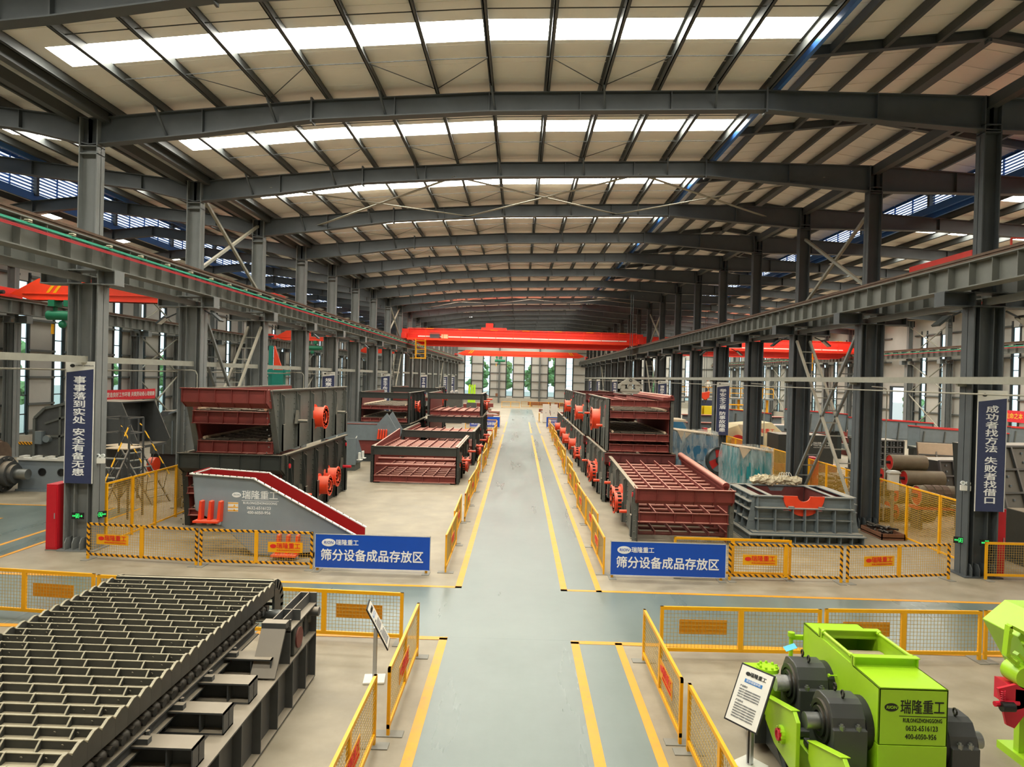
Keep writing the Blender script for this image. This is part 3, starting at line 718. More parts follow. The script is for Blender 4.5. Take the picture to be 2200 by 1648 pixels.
for X, sd, lst in ((-11.62, 'left', ((5, '规章刻于心_安全伴你行', 'second'), (8, '患生于所忽_祸起于细微', 'third'), (12, '专于品_精于勤_诚于心', 'fourth'), (16, '打破惯例_执行到位', 'fifth'), (18, '安全生产_重在预防', 'sixth'))),
                   (12.3, 'right', ((5, '举安全之盾_防事故隐患', 'second'), (8, '事故不难防_重在守规章', 'third'), (13, '高标准_精细化_零缺陷', 'fourth'), (16, '质量在手中_客户在心中', 'fifth'), (18, '安全生产_人人有责', 'sixth')))):
    for i, wd, o in lst:
        banner('%s navy slogan banner counted from the camera along the %s column row' % (o, sd), X-.38, X+.38, FY[i+3]-.28-6*1, 1.75, 4.95, wd, header=i < 9)
# ================================================================== fittings on and beside the columns
def fire_cabinet(label, loc):
    t = thing('fire_cabinet', label, 'cabinet', loc, 0, 'red fire equipment cabinets')
    b = MB(); b.box(-.15, .15, -.3, .3, .03, 1.76); b.build('body', 'cabinet_red', t, bevel=.008)
    b = MB(); b.box(-.13, .13, -.315, -.3, .08, 1.7); o = b.build('door', 'cabinet_red', t); k = MB(); k.box(.08, .1, -.33, -.315, .85, 1.0); k.build('handle', 'alu', o)
    b = MB(); b.box(-.16, .16, -.31, .31, 0, .03); b.build('plinth', 'foot_grey', t)
fire_cabinet('tall red cabinet standing left of the nearest left column', (-12.28, 18.6, 0))
fire_cabinet('tall red cabinet standing right of the nearest right column', (12.86, 18.95, 0))
fire_cabinet('red cabinet behind the third right column and the laced brace', (13.0, 30.9, 0))
fire_cabinet('red cabinet at the foot of the second left banner column', (-12.2, 48.3, 0))
fire_cabinet('red cabinet beside the second right banner column', (12.95, 48.6, 0))
def exit_sign(label, loc, rz, flip=1):
    t = thing('exit_sign', label, 'sign', loc, rz, 'green exit signs on the columns')
    b = MB(); b.box(-.16, .16, -.015, .015, -.085, .085); b.build('housing', 'black', t)
    b = MB(); y = -.02                                  # running figure in a doorway and an arrow
    for x0, x1, z0, z1 in ((-.045, .045, .05, .06), (-.045, -.035, -.06, .06), (.035, .045, -.06, .06), (-.012, .012, .02, .042)): b.box(x0, x1, y, y+.006, z0, z1)
    for p, q in (((0, .02), (-.01, -.02)), ((-.01, -.02), (-.03, -.055)), ((-.01, -.02), (.022, -.05)), ((0, .015), (.026, -.005)), ((0, .015), (-.024, -.002)), ((.055, -.0), (.13, 0)), ((.13, 0), (.1, .025)), ((.13, 0), (.1, -.025))):
        b.bar((flip*p[0], y, p[1]), (flip*q[0], y, q[1]), .006, .014, up=(0, 0, 1))
    for k in range(3): b.box(-flip*(.065+.03*k)-.01, -flip*(.065+.03*k)+.01, y, y+.006, -.02, .02)
    b.build('pictogram', 'exit_green', t)
exit_sign('green exit sign on the broad face of the nearest left column', (-11.62, 18.36, .93), 0)
exit_sign('green exit sign on the aisle side of the nearest left column', (-11.17, 18.6, .93), .9, -1)
exit_sign('green exit sign on the broad face of the nearest right column', (12.3, 18.34, .92), 0)
exit_sign('green exit sign on the aisle side of the nearest right column', (11.76, 18.55, .92), -.5)
def twin_lamp(label, loc, rz):
    t = thing('emergency_lamp', label, 'lamp', loc, rz, 'twin emergency lamps on the columns')
    b = MB(); b.box(-.12, .12, -.04, .04, -.1, .04); b.build('battery_box', 'off_white', t, bevel=.008)
    for s in (-1, 1):
        c = MB(); c.ring((s*.06, -.03, .1), (s*.06, .03, .1), .055, .035, 14); c.cyl((s*.06, .02, .1), (s*.06, .03, .1), .05, 14); c.build('lamp_head', 'lamp_glass', t)
twin_lamp('white twin emergency lamp right of the left banner', (-11.14, 18.5, 2.42), .3)
twin_lamp('white twin emergency lamp left of the right banner', (11.78, 18.45, 2.35), -.3)
def floodlight(label, loc, rz):
    t = thing('floodlight', label, 'floodlight', loc, rz, 'floodlights under the runway girders')
    b = MB(); b.T = Matrix.Translation((0, 0, 0)) @ Matrix.Rotation(-.7, 4, 'Y'); b.box(-.2, .2, -.17, .17, -.03, .03); h = b.build('lamp_housing', 'frame_dark', t)
    b = MB(); b.T = Matrix.Rotation(-.7, 4, 'Y'); b.box(-.17, .17, -.145, .145, -.04, -.031); b.build('lens', 'lamp_glass', h)
    b = MB(); b.bar((.1, 0, .06), (.5, 0, .25), .04, .04); b.build('bracket', 'frame_dark', t)
fl = [(-10.75, 24.6, 6.75, PI, 'left', 'aisle'), (-12.7, 24.6, 6.6, 0, 'left', 'outer'), (-10.75, 36.6, 6.8, PI, 'left', 'aisle'), (-10.75, 48.6, 6.8, PI, 'left', 'aisle'), (-10.75, 66.6, 6.8, PI, 'left', 'aisle'), (-10.75, 84.6, 6.8, PI, 'left', 'aisle'),
      (11.1, 18.6, 6.7, 0, 'right', 'aisle'), (13.3, 18.6, 6.75, PI, 'right', 'outer'), (11.1, 30.6, 6.7, 0, 'right', 'aisle'), (13.3, 30.6, 6.75, PI, 'right', 'outer'), (11.1, 42.6, 6.7, 0, 'right', 'aisle'), (13.3, 42.6, 6.75, PI, 'right', 'outer'), (11.1, 54.6, 6.7, 0, 'right', 'aisle')]
cnt = {}
for x, y, z, r, sd, fc in fl:
    k = cnt.get((sd, fc), 0); cnt[(sd, fc)] = k+1
    floodlight('%s floodlight from the camera on the %s face of the %s column row' % (ORD[k], fc, sd), (x, y, z), r)
# conduits
def conduit(label, pts, m='tie', r=.022):
    b = MB(); b.tube(pts, r, 8); o = b.build('conduit_pipe', m, smooth=True); tag(o, label, 'pipe', 'cable conduits on the columns')
for k, y in enumerate((24.6, 36.6)):
    conduit('pale conduit bending down the %s left column' % ('second' if not k else 'fourth'), [(-11.9, y-1.2, 4.86), (-11.45, y-.34, 4.86), (-11.32, y-.34, 4.83), (-11.26, y-.34, 4.7), (-11.26, y-.34, .3)])
    conduit('pale conduit bending down the %s right column' % ('second' if not k else 'fourth'), [(11.6, y-1.5, 4.92), (12.5, y-.34, 4.9), (12.66, y-.34, 4.86), (12.7, y-.34, 4.72), (12.7, y-.34, .3)])
conduit('long thin conduit under the tie channels of the left column row', [(-12.0, 8, 4.8), (-12.0, 126, 4.8)])
conduit('long thin conduit under the tie beam of the right column row', [(11.5, 8, 4.8), (11.5, 126, 4.8)])
# red cloth banners on the side walls
def wall_banner(label, x, y0, y1, z0, z1, s, rot, colr):
    t = thing('cloth_banner', label, 'banner', (x, y0, 0)); b = MB(); b.box(-.02, .02, 0, y1-y0, z0, z1); o = b.build('cloth', 'banner_red', t)
    text(s, .34 if rot > 0 else .46, colr, o, (.03 if rot > 0 else -.03, (y1-y0)/2, (z0+z1)/2), (PI/2, 0, rot), bold=.01)
wall_banner('red cloth banner with white lettering on the left side wall', -26.45, 44.3, 50.4, 2.7, 3.4, '营造良好工作环境 共筑劳动者心理健康', PI/2, 'off_white')
wall_banner('red cloth banner with yellow lettering on the right side wall', 36.2, 45.2, 53.8, 2.6, 3.45, '生命之本 安全是最大的效益', -PI/2, 'print_gold')
# ================================================================== info stands
def info_stand(label, loc, rz, sw=.24):
    t = thing('info_stand', label, 'sign stand', loc, rz, 'slanted info boards on posts')
    b = MB(); b.box(-.17, .17, -.17, .17, 0, .035); b.build('base_plate', 'off_white', t, bevel=.01)
    b = MB(); b.box(-.03, .03, -.035, .035, .035, .85); o = b.build('post', 'alu', t, bevel=.006); k = MB(); k.box(.0301, .033, -.012, .012, .05, .84); k.build('groove', 'black', o)
    b = MB(); b.T = Matrix.Translation((.05, 0, .9)) @ Matrix.Rotation(math.radians(62), 4, 'Y')
    b.box(-.37, .37, -.25, .25, -.02, .0); o = b.build('board_frame', 'black', t, bevel=.004)
    b = MB(); b.T = Matrix.Translation((.05, 0, .9)) @ Matrix.Rotation(math.radians(62), 4, 'Y')
    b.box(-.35, .35, -.23, .23, .0005, .003); b.build('sheet', 'off_white', o)
    Mx = Matrix.Translation((.05, 0, .9)) @ Matrix.Rotation(math.radians(62), 4, 'Y') @ Matrix.Rotation(PI/2, 4, 'Z')
    b = MB(); b.T = Mx; b.box(-.13, .13, .155, .2, .004, .006); b.build('title_bar', 'blue_info', o)
    def tx(s, size, m, x, y, al='CENTER', bd=0.):
        q = text(s, size, m, o, (0, 0, 0), align=al, bold=bd, ext=.0005); q.matrix_local = Mx @ Matrix.Translation((x, y, .0065))
    tx('瑞隆重工', .06, 'print_black', .04, .265, bd=.01); tx('双齿辊破碎机', .036, 'white', 0, .178)
    b = MB(); b.T = Mx; b.prism([(-.11+.035*math.cos(2*PI*i/16), .265+.025*math.sin(2*PI*i/16)) for i in range(16)], 'z', .004, .006); b.build('logo_badge', 'print_black', o)
    tx('产品简介', .028, 'print_grey', -.17, .1, 'LEFT')
    for k in range(4): tx('适用于矿山煤炭建材行业的破碎作业', .02, 'print_grey', -.17, .06-.032*k, 'LEFT')
    tx('产品特点', .028, 'print_grey', -.17, -.085, 'LEFT')
    for k in range(6): tx('结构紧凑运行平稳维护方便粒度均匀', .02, 'print_grey', -.17, -.125-.032*k, 'LEFT')
info_stand('slanted info board on a silver post beside the end-on barrier left of the aisle', (-2.2, 11.12, 0), .12)
info_stand('slanted white info board on a post in front of the lime green crusher', (3.08, 8.95, 0), PI+.62)
# ================================================================== apron feeder, front left
t = thing('apron_feeder', 'large dark steel apron feeder with rows of ribbed pans, front left', 'feeder', (-5.14, 0, 0))
PX0, PX1, PITCH = -1.29, 1.28, .22
def pan_mesh(odd):
    b = MB()
    b.box(PX0, PX1, -.014, 0, -.085, -.006); b.k = 1; b.box(PX0, PX1, -.016, .002, -.006, .002); b.k = 0                        # upright flight plate, top edge at z=0
    b.prism([(0, -.08), (-PITCH-.02, -.095), (-PITCH-.02, -.11), (0, -.095)], 'x', PX0, PX1)
    x = PX0+(.16 if odd else .33)
    while x < PX1-.08:
        b.prism([(.0, -.08), (.0, .0), (-.03, -.003), (-.06, -.025), (-PITCH*.6, -.092)], 'x', x-.006, x+.006); b.k = 1; b.bar((x, .0, .004), (x, -.03, .002), .016, .006); b.bar((x, -.03, .0), (x, -.06, -.024), .016, .006); b.bar((x, -.06, -.024), (x, -PITCH*.6, -.091), .016, .006); b.k = 0; x += .335
    for x in (PX0+.2, PX1-.2, PX0+.42, PX1-.42, PX1-.08, PX0+.08): b.cyl((x, -.13, -.1), (x, -.13, -.068), .02, 6); b.cyl((x, -.026, -.04), (x, -.01, -.04), .012, 6)
    return b
def pan_end():
    b = MB()
    for s in (PX0, PX1): b.prism([(-.01, -.14), (-.01, -.005), (.04, .02), (.1, .02), (PITCH+.03, -.03), (PITCH+.03, -.16)], 'x', s-.012, s+.012)
    b.box(PX0, PX0, 0, .01, -.1, 0) if False else None
    return b
first = {}
for k in range(32):
    y = 4.3+PITCH*k; odd = k % 2
    if odd not in first:
        o = pan_mesh(odd).build('pan', ['pan_steel', 'pan_edge'], t); e = []
        for s in (PX0, PX1):
            q = MB(); q.prism([(.01, -.2), (.01, -.02), (-.05, .03), (-.11, .03), (-PITCH+.012, -.01), (-PITCH+.012, -.2)], 'x', s-.012, s+.012); q.k = 1; pe = [(.01, -.02), (-.05, .03), (-.11, .03), (-PITCH+.012, -.01)]; [q.bar((s, c[0], c[1]+.004), (s, d[0], d[1]+.004), .03, .008) for c, d in zip(pe, pe[1:])]; e.append(q.build('pan_end_plate', ['pan_steel', 'pan_edge'], o))
        first[odd] = o
    else:
        o = first[odd].copy(); COL.objects.link(o)
        for ch in first[odd].children: c = ch.copy(); COL.objects.link(c); c.parent = o
    o.parent = t; o.location = (0, y, 1.5)
# head end: pans turning down round the sprockets
b = MB()
for s in (PX0+.02, PX1-.02):
    pr_ = [(11.2+.42*math.cos(a), 1.12+.42*math.sin(a)) for a in [PI/2-PI*j/10 for j in range(11)]]
    b.prism(pr_, 'x', s-.02, s+.02)
for j in range(8):
    a = PI/2-PI*j/9; y, z = 11.2+.36*math.cos(a), 1.1+.36*math.sin(a); b.bar((PX0, y, z), (PX1, y, z), .05, .14, up=(0, math.cos(a), math.sin(a)))
b.build('head_pans', 'pan_steel', t)
b = MB(); b.cyl((-1.6, 11.1, 1.0), (1.9, 11.1, 1.0), .09, 16)
b.build('head_shaft', 'shaft', t, smooth=True)
for x in (.75, -.75):
    b = MB(); b.cyl((x-.05, 11.1, 1.0), (x+.05, 11.1, 1.0), .3, 14)
    for j in range(14): a = 2*PI*j/14; b.cyl((x, 11.1+.3*math.cos(a), 1.0+.3*math.sin(a)), (x+.001, 11.1+.36*math.cos(a), 1.0+.36*math.sin(a)), .05, 6)
    b.build('sprocket', 'chain_black', t)
# track chain and rollers under the pan edges
for s, x in ((1, 1.17), (-1, -1.17)):
    b = MB(); y = 4.2
    while y < 10.9: b.sphere((x+s*.04, y, 1.17), .078, 10, 6, (1, 1, .9)); b.cyl((x-.1, y+.09, 1.18), (x+.12, y+.09, 1.18), .05, 8); b.box(x-.06, x-.02, y-.1, y+.13, 1.12, 1.23); y += .2
    b.build('track_chain', 'chain_black', t, smooth=True)
    b = MB(); b.ibeam((x+s*.05, 4, 1.0), (x+s*.05, 10.5, 1.0), .18, .14, .02, .02)
    y = 4.4
    while y < 10.4: b.box(x+s*.05, x+s*.12, y-.01, y+.01, .92, 1.08); y += .75
    b.build('track_rail', 'steel_dark', t)
# cross beams standing on the side girders
for k in range(8):
    y = 9.38-.755*k; b = MB()
    b.box(-1.88, 1.88, y, y+.27, .98, 1.0); b.box(-1.88, 1.88, y, y+.27, .75, .77); b.box(-1.88, 1.88, y+.13, y+.145, .77, .98)
    for x in (-1.88, 1.865): b.box(x, x+.015, y, y+.27, .75, 1.0)
    for x in (-1.6, 1.6, 1.2, -1.2): b.box(x-.008, x+.008, y+.01, y+.26, .77, .98)
    b.build('cross_beam', 'steel_dark', t)
    for s in (-1, 1):
        b = MB(); x = s*1.3; b.box(x-.09, x+.09, y+.04, y+.12, 1.0, 1.06); b.cyl((x, y+.2, .98), (x, y+.2, 1.07), .028, 6); b.build('clamp', 'steel_dark', t)
for s in (-1, 1):                                             # plate girders with stiffeners
    b = MB(); x0, x1 = s*1.72, s*1.98; xm = s*1.86
    b.box(x0, x1, 3, 11.15, .73, .75); b.box(x0, x1, 3, 11.15, .03, .05); b.box(xm-.01, xm+.01, 3, 11.15, .05, .73)
    y = 3.2
    while y < 11.1: b.box(x0, x1, y-.01, y+.01, .05, .73); y += .62
    b.box(x0, x1, 11.13, 11.15, .03, 1.38 if s > 0 else .75)
    b.build('side_girder', 'steel_dark', t)
    if s < 0: continue
    b = MB()                                                  # raised head frame
    b.box(x0, x1, 9.85, 11.15, 1.2, 1.22); b.box(x0, x1, 9.85, 9.87, .75, 1.28); b.box(xm-.01, xm+.01, 10.9, 11.14, .75, 1.22)
    for q in (x0, x1): b.box(q-.008, q+.008, 9.4, 11.15, 1.22, 1.38) if False else None
    for q in (x0+s*.0, x0+s*.14): b.box(q-.008, q+.008, 9.87, 11.14, 1.22, 1.38)
    for y in (9.87, 10.3, 11.12): b.box(x0, x1, y-.01, y+.01, 1.22, 1.38)
    b.prism([(9.5, .76), (9.85, .76), (9.85, 1.28), (9.72, 1.3)], 'x', x0-s*.12, x0-s*.1) if False else None
    b.build('head_frame', 'steel_dark', t)
    b = MB(); b.prism([(9.3, .78), (9.87, .78), (9.87, 1.36), (9.7, 1.3)], 'x', x0-s*.1, x0-s*.085); b.prism([(9.3, .78), (9.32, .76), (9.74, 1.3), (9.72, 1.33)], 'x', x0-s*.1, x1-s*.02)
    b.box(x0-s*.1, x1-s*.02, 9.7, 9.88, 1.29, 1.38); b.build('sloped_bracket', 'steel_dark', t)
    b = MB(); b.box(x0+s*.02, x1-s*.02, 10.1, 10.5, .76, 1.16); b.build('bearing_housing', 'frame_dark', t, bevel=.02)
    b = MB(); b.cyl((x1-s*.03, 10.3, .97), (x1+s*.0, 10.3, .97), .15, 20); b.build('bearing_cap', 'oxide_dark', t, smooth=True)
b = MB(); b.cyl((1.9, 11.0, 1.12), (2.06, 11.0, 1.12), .07, 16); b.build('shaft_guard', 'steel_dark', t, smooth=True)
b = MB(); b.box(-1.6, 1.6, 4, 10.6, .55, .6); b.build('drip_pan', 'chain_black', t)
# ================================================================== lime green roll crusher, front right
t = thing('roll_crusher', 'lime green double roll crusher with black bearings, front right', 'crusher', (4.56, 9.0, 0))
X0, X1, Y0, Y1 = -.39, .39, -1.07, 1.05
b = MB(); b.box(X0, X1, Y0, Y1, .0+.12, .85); b.build('lower_housing', 'lime', t, bevel=.006)
b = MB(); T = .02                                             # hollow upper housing with a square feed opening
ox0, ox1, oy0, oy1 = X0+.02, X1-.0, -.42, .5
b.box(X0, X0+T, Y0, Y1, .86, 1.5); b.box(X1-T, X1, Y0, Y1, .86, 1.5); b.box(X0, X1, Y0, Y0+T, .86, 1.5); b.box(X0, X1, Y1-T, Y1, .86, 1.5)
b.box(X0, X1, Y0, oy0, 1.48, 1.5); b.box(X0, X1, oy1, Y1, 1.48, 1.5)
hs = b.build('upper_housing', 'lime', t, bevel=.004)
b = MB()
for y in (oy0, oy1): b.box(X0-.0, X1+.02, y-.05, y+.05, 1.6, 1.612); b.box(X0, X1, y-.008, y+.008, 1.5, 1.6); b.box(X0, X0+.012, y-.05, y+.05, 1.5, 1.6); b.box(X1-.012, X1, y-.05, y+.05, 1.5, 1.6)
for x in (X0+.02, X1-.02): b.box(x-.006, x+.006, oy0, oy1, 1.49, 1.57)
b.build('feed_flange', 'lime', t)
for x in (X0+.02, X1-.02): b = MB(); b.cyl((x, oy0+.04, 1.585), (x, oy1-.04, 1.585), .022, 10); b.cyl((x, oy0+.04, 1.585), (x, oy0+.09, 1.585), .032, 8); b.cyl((x, oy1-.09, 1.585), (x, oy1-.04, 1.585), .032, 8); b.build('tie_rod', 'lime', t, smooth=True)
b = MB(); b.cyl((X0+.03, .3, 1.0), (X1-.03, .3, 1.0), .38, 24); b.build('crushing_roll', 'roller_tan', t, smooth=True)
b = MB(); b.cyl((X0+.03, -.5, 1.0), (X1-.03, -.5, 1.0), .38, 24); b.build('crushing_roll', 'roller_tan', t, smooth=True)
q = oval(hs, -.25, 1.285, .078, .047, Y0-.001, 'print_black', t=.003)
text('RION', .05, 'lime', q, (-.25, Y0-.006, 1.285), bold=.003, shear=.2)
text('瑞隆重工', .17, 'print_black', hs, (.1, Y0-.002, 1.285), bold=.006, sx=.74)
b = MB(); b.box(-.16, .37, Y0-.003, Y0, 1.185, 1.192); b.build('underline', 'print_black', hs)
text('RUILONGZHONGGONG', .066, 'print_black', hs, (.105, Y0-.002, 1.14), bold=.008, sx=.6)
text('0632-6516123', .085, 'print_black', hs, (.1, Y0-.002, 1.05), sx=.74, bold=.004); text('400-6050-956', .085, 'print_black', hs, (.09, Y0-.002, .955), sx=.74, bold=.004)
for y, z in ((.15, 1.2), (-.02, 1.19)):
    b = MB(); b.cyl((X0-.11, y, z), (X0, y, z), .009, 8); b.cyl((X0-.11, y, z), (X0-.09, y, z), .022, 8); b.build('grease_nipple', 'lime', hs)
def bearing(yc, zc, x0, x1, foil, side=-1):
    h = .33; b = MB()
    pts = [(-h, -.5), (h, -.5), (h, .05), (h*.86, .05), (h*.8, .16), (h*.55, .29), (h*.3, .32), (-h*.3, .32), (-h*.55, .29), (-h*.8, .16), (-h*.86, .05), (-h, .05)]
    b.prism([(yc+p, zc+r) for p, r in pts], 'x', x0, x1)
    b.box(x0-.03, x1+.03, yc-h-.1, yc+h+.1, zc-.5, zc-.42)
    o = b.build('bearing_housing', 'bearing', t, bevel=.012)
    b = MB(); xf = x0 if side < 0 else x1
    b.ring((xf+side*.03, yc, zc), (xf, yc, zc), .25, .2, 28); b.ring((xf+side*.045, yc, zc), (xf, yc, zc), .17, .12, 24); b.cyl((xf+side*.012, yc, zc), (xf, yc, zc), .2, 28); b.build('seal_ring', 'chain_black', o, smooth=True)
    for yy in (-.3, .3):
        for xx in (x0+.1, x1-.1):
            b = MB(); b.cyl((xx, yc+yy, zc+.04), (xx, yc+yy, zc+.09), .034, 6); b.cyl((xx, yc+yy, zc+.08), (xx, yc+yy, zc+.11), .018, 8); b.build('cap_bolt', 'shaft', o)
            b = MB(); b.cyl((xx, yc+yy*1.3, zc-.42), (xx, yc+yy*1.3, zc-.38), .034, 6); b.build('foot_bolt', 'shaft', o)
    for yy in (-.1, .1):
        b = MB(); n = 14
        pts = [((x0+x1)/2, yc+yy+.035*math.cos(2*PI*j/n), zc+.375+.035*math.sin(2*PI*j/n)) for j in range(n+1)]; b.tube(pts, .011, 6); b.cyl(((x0+x1)/2, yc+yy, zc+.3), ((x0+x1)/2, yc+yy, zc+.345), .014, 6); b.build('eye_bolt', 'chain_black', o)
    b = MB(); xs = x0-.2 if side < 0 else x1+.2
    b.cyl((xs, yc, zc), (xf, yc, zc), .095 if not foil else .105, 20); b.build('shaft_end', 'foil' if foil else 'shaft', t, smooth=True)
    b = MB(); b.cyl((x1 if side < 0 else x0, yc, zc), (X0 if side < 0 else X1, yc, zc), .3, 28); b.build('bearing_cover', 'black', t, smooth=True)
    return o
bearing(-.7, .93, -.87, -.48, False); o = bearing(.27, .95, -.87, -.48, True)
b = MB(); b.T = Matrix.Translation((-.78, .52, 1.33)) @ Matrix.Rotation(-.35, 4, 'Y') @ Matrix.Rotation(.3, 4, 'X'); b.box(-.08, .08, -.05, .05, 0, .004); b.build('paper_tag', 'tag_blue', o)
bearing(-.7, .76, .48, .8, False, 1); bearing(.27, .8, .48, .8, False, 1)
for s, w0, w1 in ((-1, -.93, -.4), (1, .4, .92)):                  # lime base boxes and feet
    b = MB(); b.box(w0, w1 if s < 0 else 1.12, -1.35 if s < 0 else -1.15, 1.0, .12, .42 if s < 0 else .26); b.build('base_box', 'lime', t, bevel=.008)
    if s < 0: b = MB(); b.box(w0+.2, w1, -1.5, -1.0, .42, .55); b.build('foot_block', 'lime', t, bevel=.008)
    b = MB(); b.ibeam((w0-s*.0+(.0), -2.0, .06), (w0, 1.6, .06), .12, .25); b.ibeam((w1, -2.0, .06), (w1, 1.6, .06), .12, .25)
    b.build('base_rail', 'frame_dark', t)
# sloping lime guard plates with hand wheels on the left
for k, (x, ya, yb) in enumerate(((-1.12, .42, -.72), (-1.0, -.78, -1.75))):
    b = MB(); b.prism([(ya, .72), (ya+.0, .5), (ya-.45, .3), (yb, .25), (yb, .9), (yb+.12, .98)], 'x', x-.05, x); b.prism([(ya, .72), (yb+.12, .98), (yb+.12, .995), (ya, .735)], 'x', x-.07, x+.04)
    g = b.build('guard_plate', 'lime', t, bevel=.008)
    yc = (ya+yb)/2-.15
    b = MB(); b.cyl((x-.09, yc, .55), (x-.05, yc, .55), .11, 18)
    for j in range(8): a = 2*PI*j/8; b.cyl((x-.1, yc+.09*math.cos(a), .55+.09*math.sin(a)), (x-.09, yc+.09*math.cos(a), .55+.09*math.sin(a)), .014, 6)
    b.build('cover_flange', 'lime', g)
    b = MB(); b.cyl((x-.11, yc, .55), (x-.09, yc, .55), .075, 10); b.ring((x-.12, yc, .55), (x-.1, yc, .55), .075, .05, 10); b.build('sight_cover', 'handwheel', g)
b = MB(); b.box(-1.3, -.95, .35, .85, .5, .98); b.build('gear_box', 'lime', t, bevel=.01)
b = MB(); b.cyl((-1.05, .6, .98), (-1.05, .6, 1.03), .15, 20)
for j in range(9): a = 2*PI*j/9; b.cyl((-1.05+.12*math.cos(a), .6+.12*math.sin(a), 1.03), (-1.05+.12*math.cos(a), .6+.12*math.sin(a), 1.06), .018, 6)
b.build('gear_box_cap', 'lime', t, smooth=True)
b = MB(); b.box(-1.3, -.95, .3, .9, .12, .5); b.prism([(-.3, .12), (.9, .12), (.9, .5), (.3, .5)], 'x', -1.15, -1.1); b.build('black_base', 'frame_dark', t)
b = MB(); b.cyl((-.5, 1.2, .5), (-.5, 1.2, 1.26), .03, 12); b.cyl((-.5, 1.2, 1.24), (-.5, 1.2, 1.3), .05, 12); b.box(-.5, -.3, 1.17, 1.23, 1.2, 1.26); b.cyl((-.5, 1.2, .0), (-.5, 1.2, .5), .05, 12); b.build('lubrication_pipe', 'lime', t, smooth=True)
# ================================================================== second lime machine at the right edge
t = thing('lime_conveyor', 'lime green machine with a red bracket at the right picture edge', 'machine', (6.9, 9.2, 0))
b = MB(); b.prism([(-.42, 1.75), (-.12, 2.02), (1.4, 2.02), (1.4, 1.0), (.1, 1.0), (-.02, 1.05)], 'y', -.2, .5); b.build('sloping_cover', 'lime', t, bevel=.01)
b = MB()
for p, q in (((-.55, -.21, 1.9), (-.58, -.21, 1.52)), ((-.58, -.21, 1.52), (-.22, -.21, 1.2)), ((-.55, -.21, 1.9), (-.3, -.21, 1.78)), ((-.45, -.21, 1.55), (-.18, -.21, 1.3))): b.bar(p, q, .04, .09, up=(0, 1, 0))
for x, z in ((-.55, 1.85), (-.57, 1.53), (-.45, 1.44), (-.36, 1.68), (-.55, 1.78)): b.cyl((x, -.26, z), (x, -.2, z), .025, 8)
b.build('side_bracket', 'lime', t)
b = MB(); b.cyl((-.36, -.3, 1.26), (-.36, .0, 1.26), .14, 22); b.prism([(-.2, 1.35), (.3, 1.4), (.3, .9), (-.05, .95)], 'y', -.25, .3); b.build('drum_housing', 'lime', t, smooth=True)
b = MB(); b.prism([(-.72, 1.12), (-.5, 1.18), (-.3, 1.1), (-.36, .82), (-.5, .62), (-.6, .66)], 'y', -.3, -.26); b.prism([(-.5, 1.12), (-.3, 1.1), (-.34, .9), (-.5, .85)], 'y', -.3, .1); b.cyl((-.78, -.33, .94), (-.45, -.28, .94), .035, 8); b.build('red_bracket', 'handwheel', t)
b = MB(); b.cyl((-.72, -.36, .92), (-.56, -.36, .92), .06, 14); b.build('bush', 'black', t, smooth=True)
b = MB(); n = 30; b.tube([(-.68+.025*math.cos(2*PI*j/6), -.33+.025*math.sin(2*PI*j/6), .98+.13*j/n) for j in range(n+1)], .006, 5); b.build('spring', 'handwheel', t)
b = MB(); b.box(-.2, 1.3, -.1, .45, .0, .1); b.box(.3, 1.2, .0, .4, .1, 1.0); b.box(-.15, -.05, .1, .2, .1, 1.0); b.build('pedestal', 'lime', t)
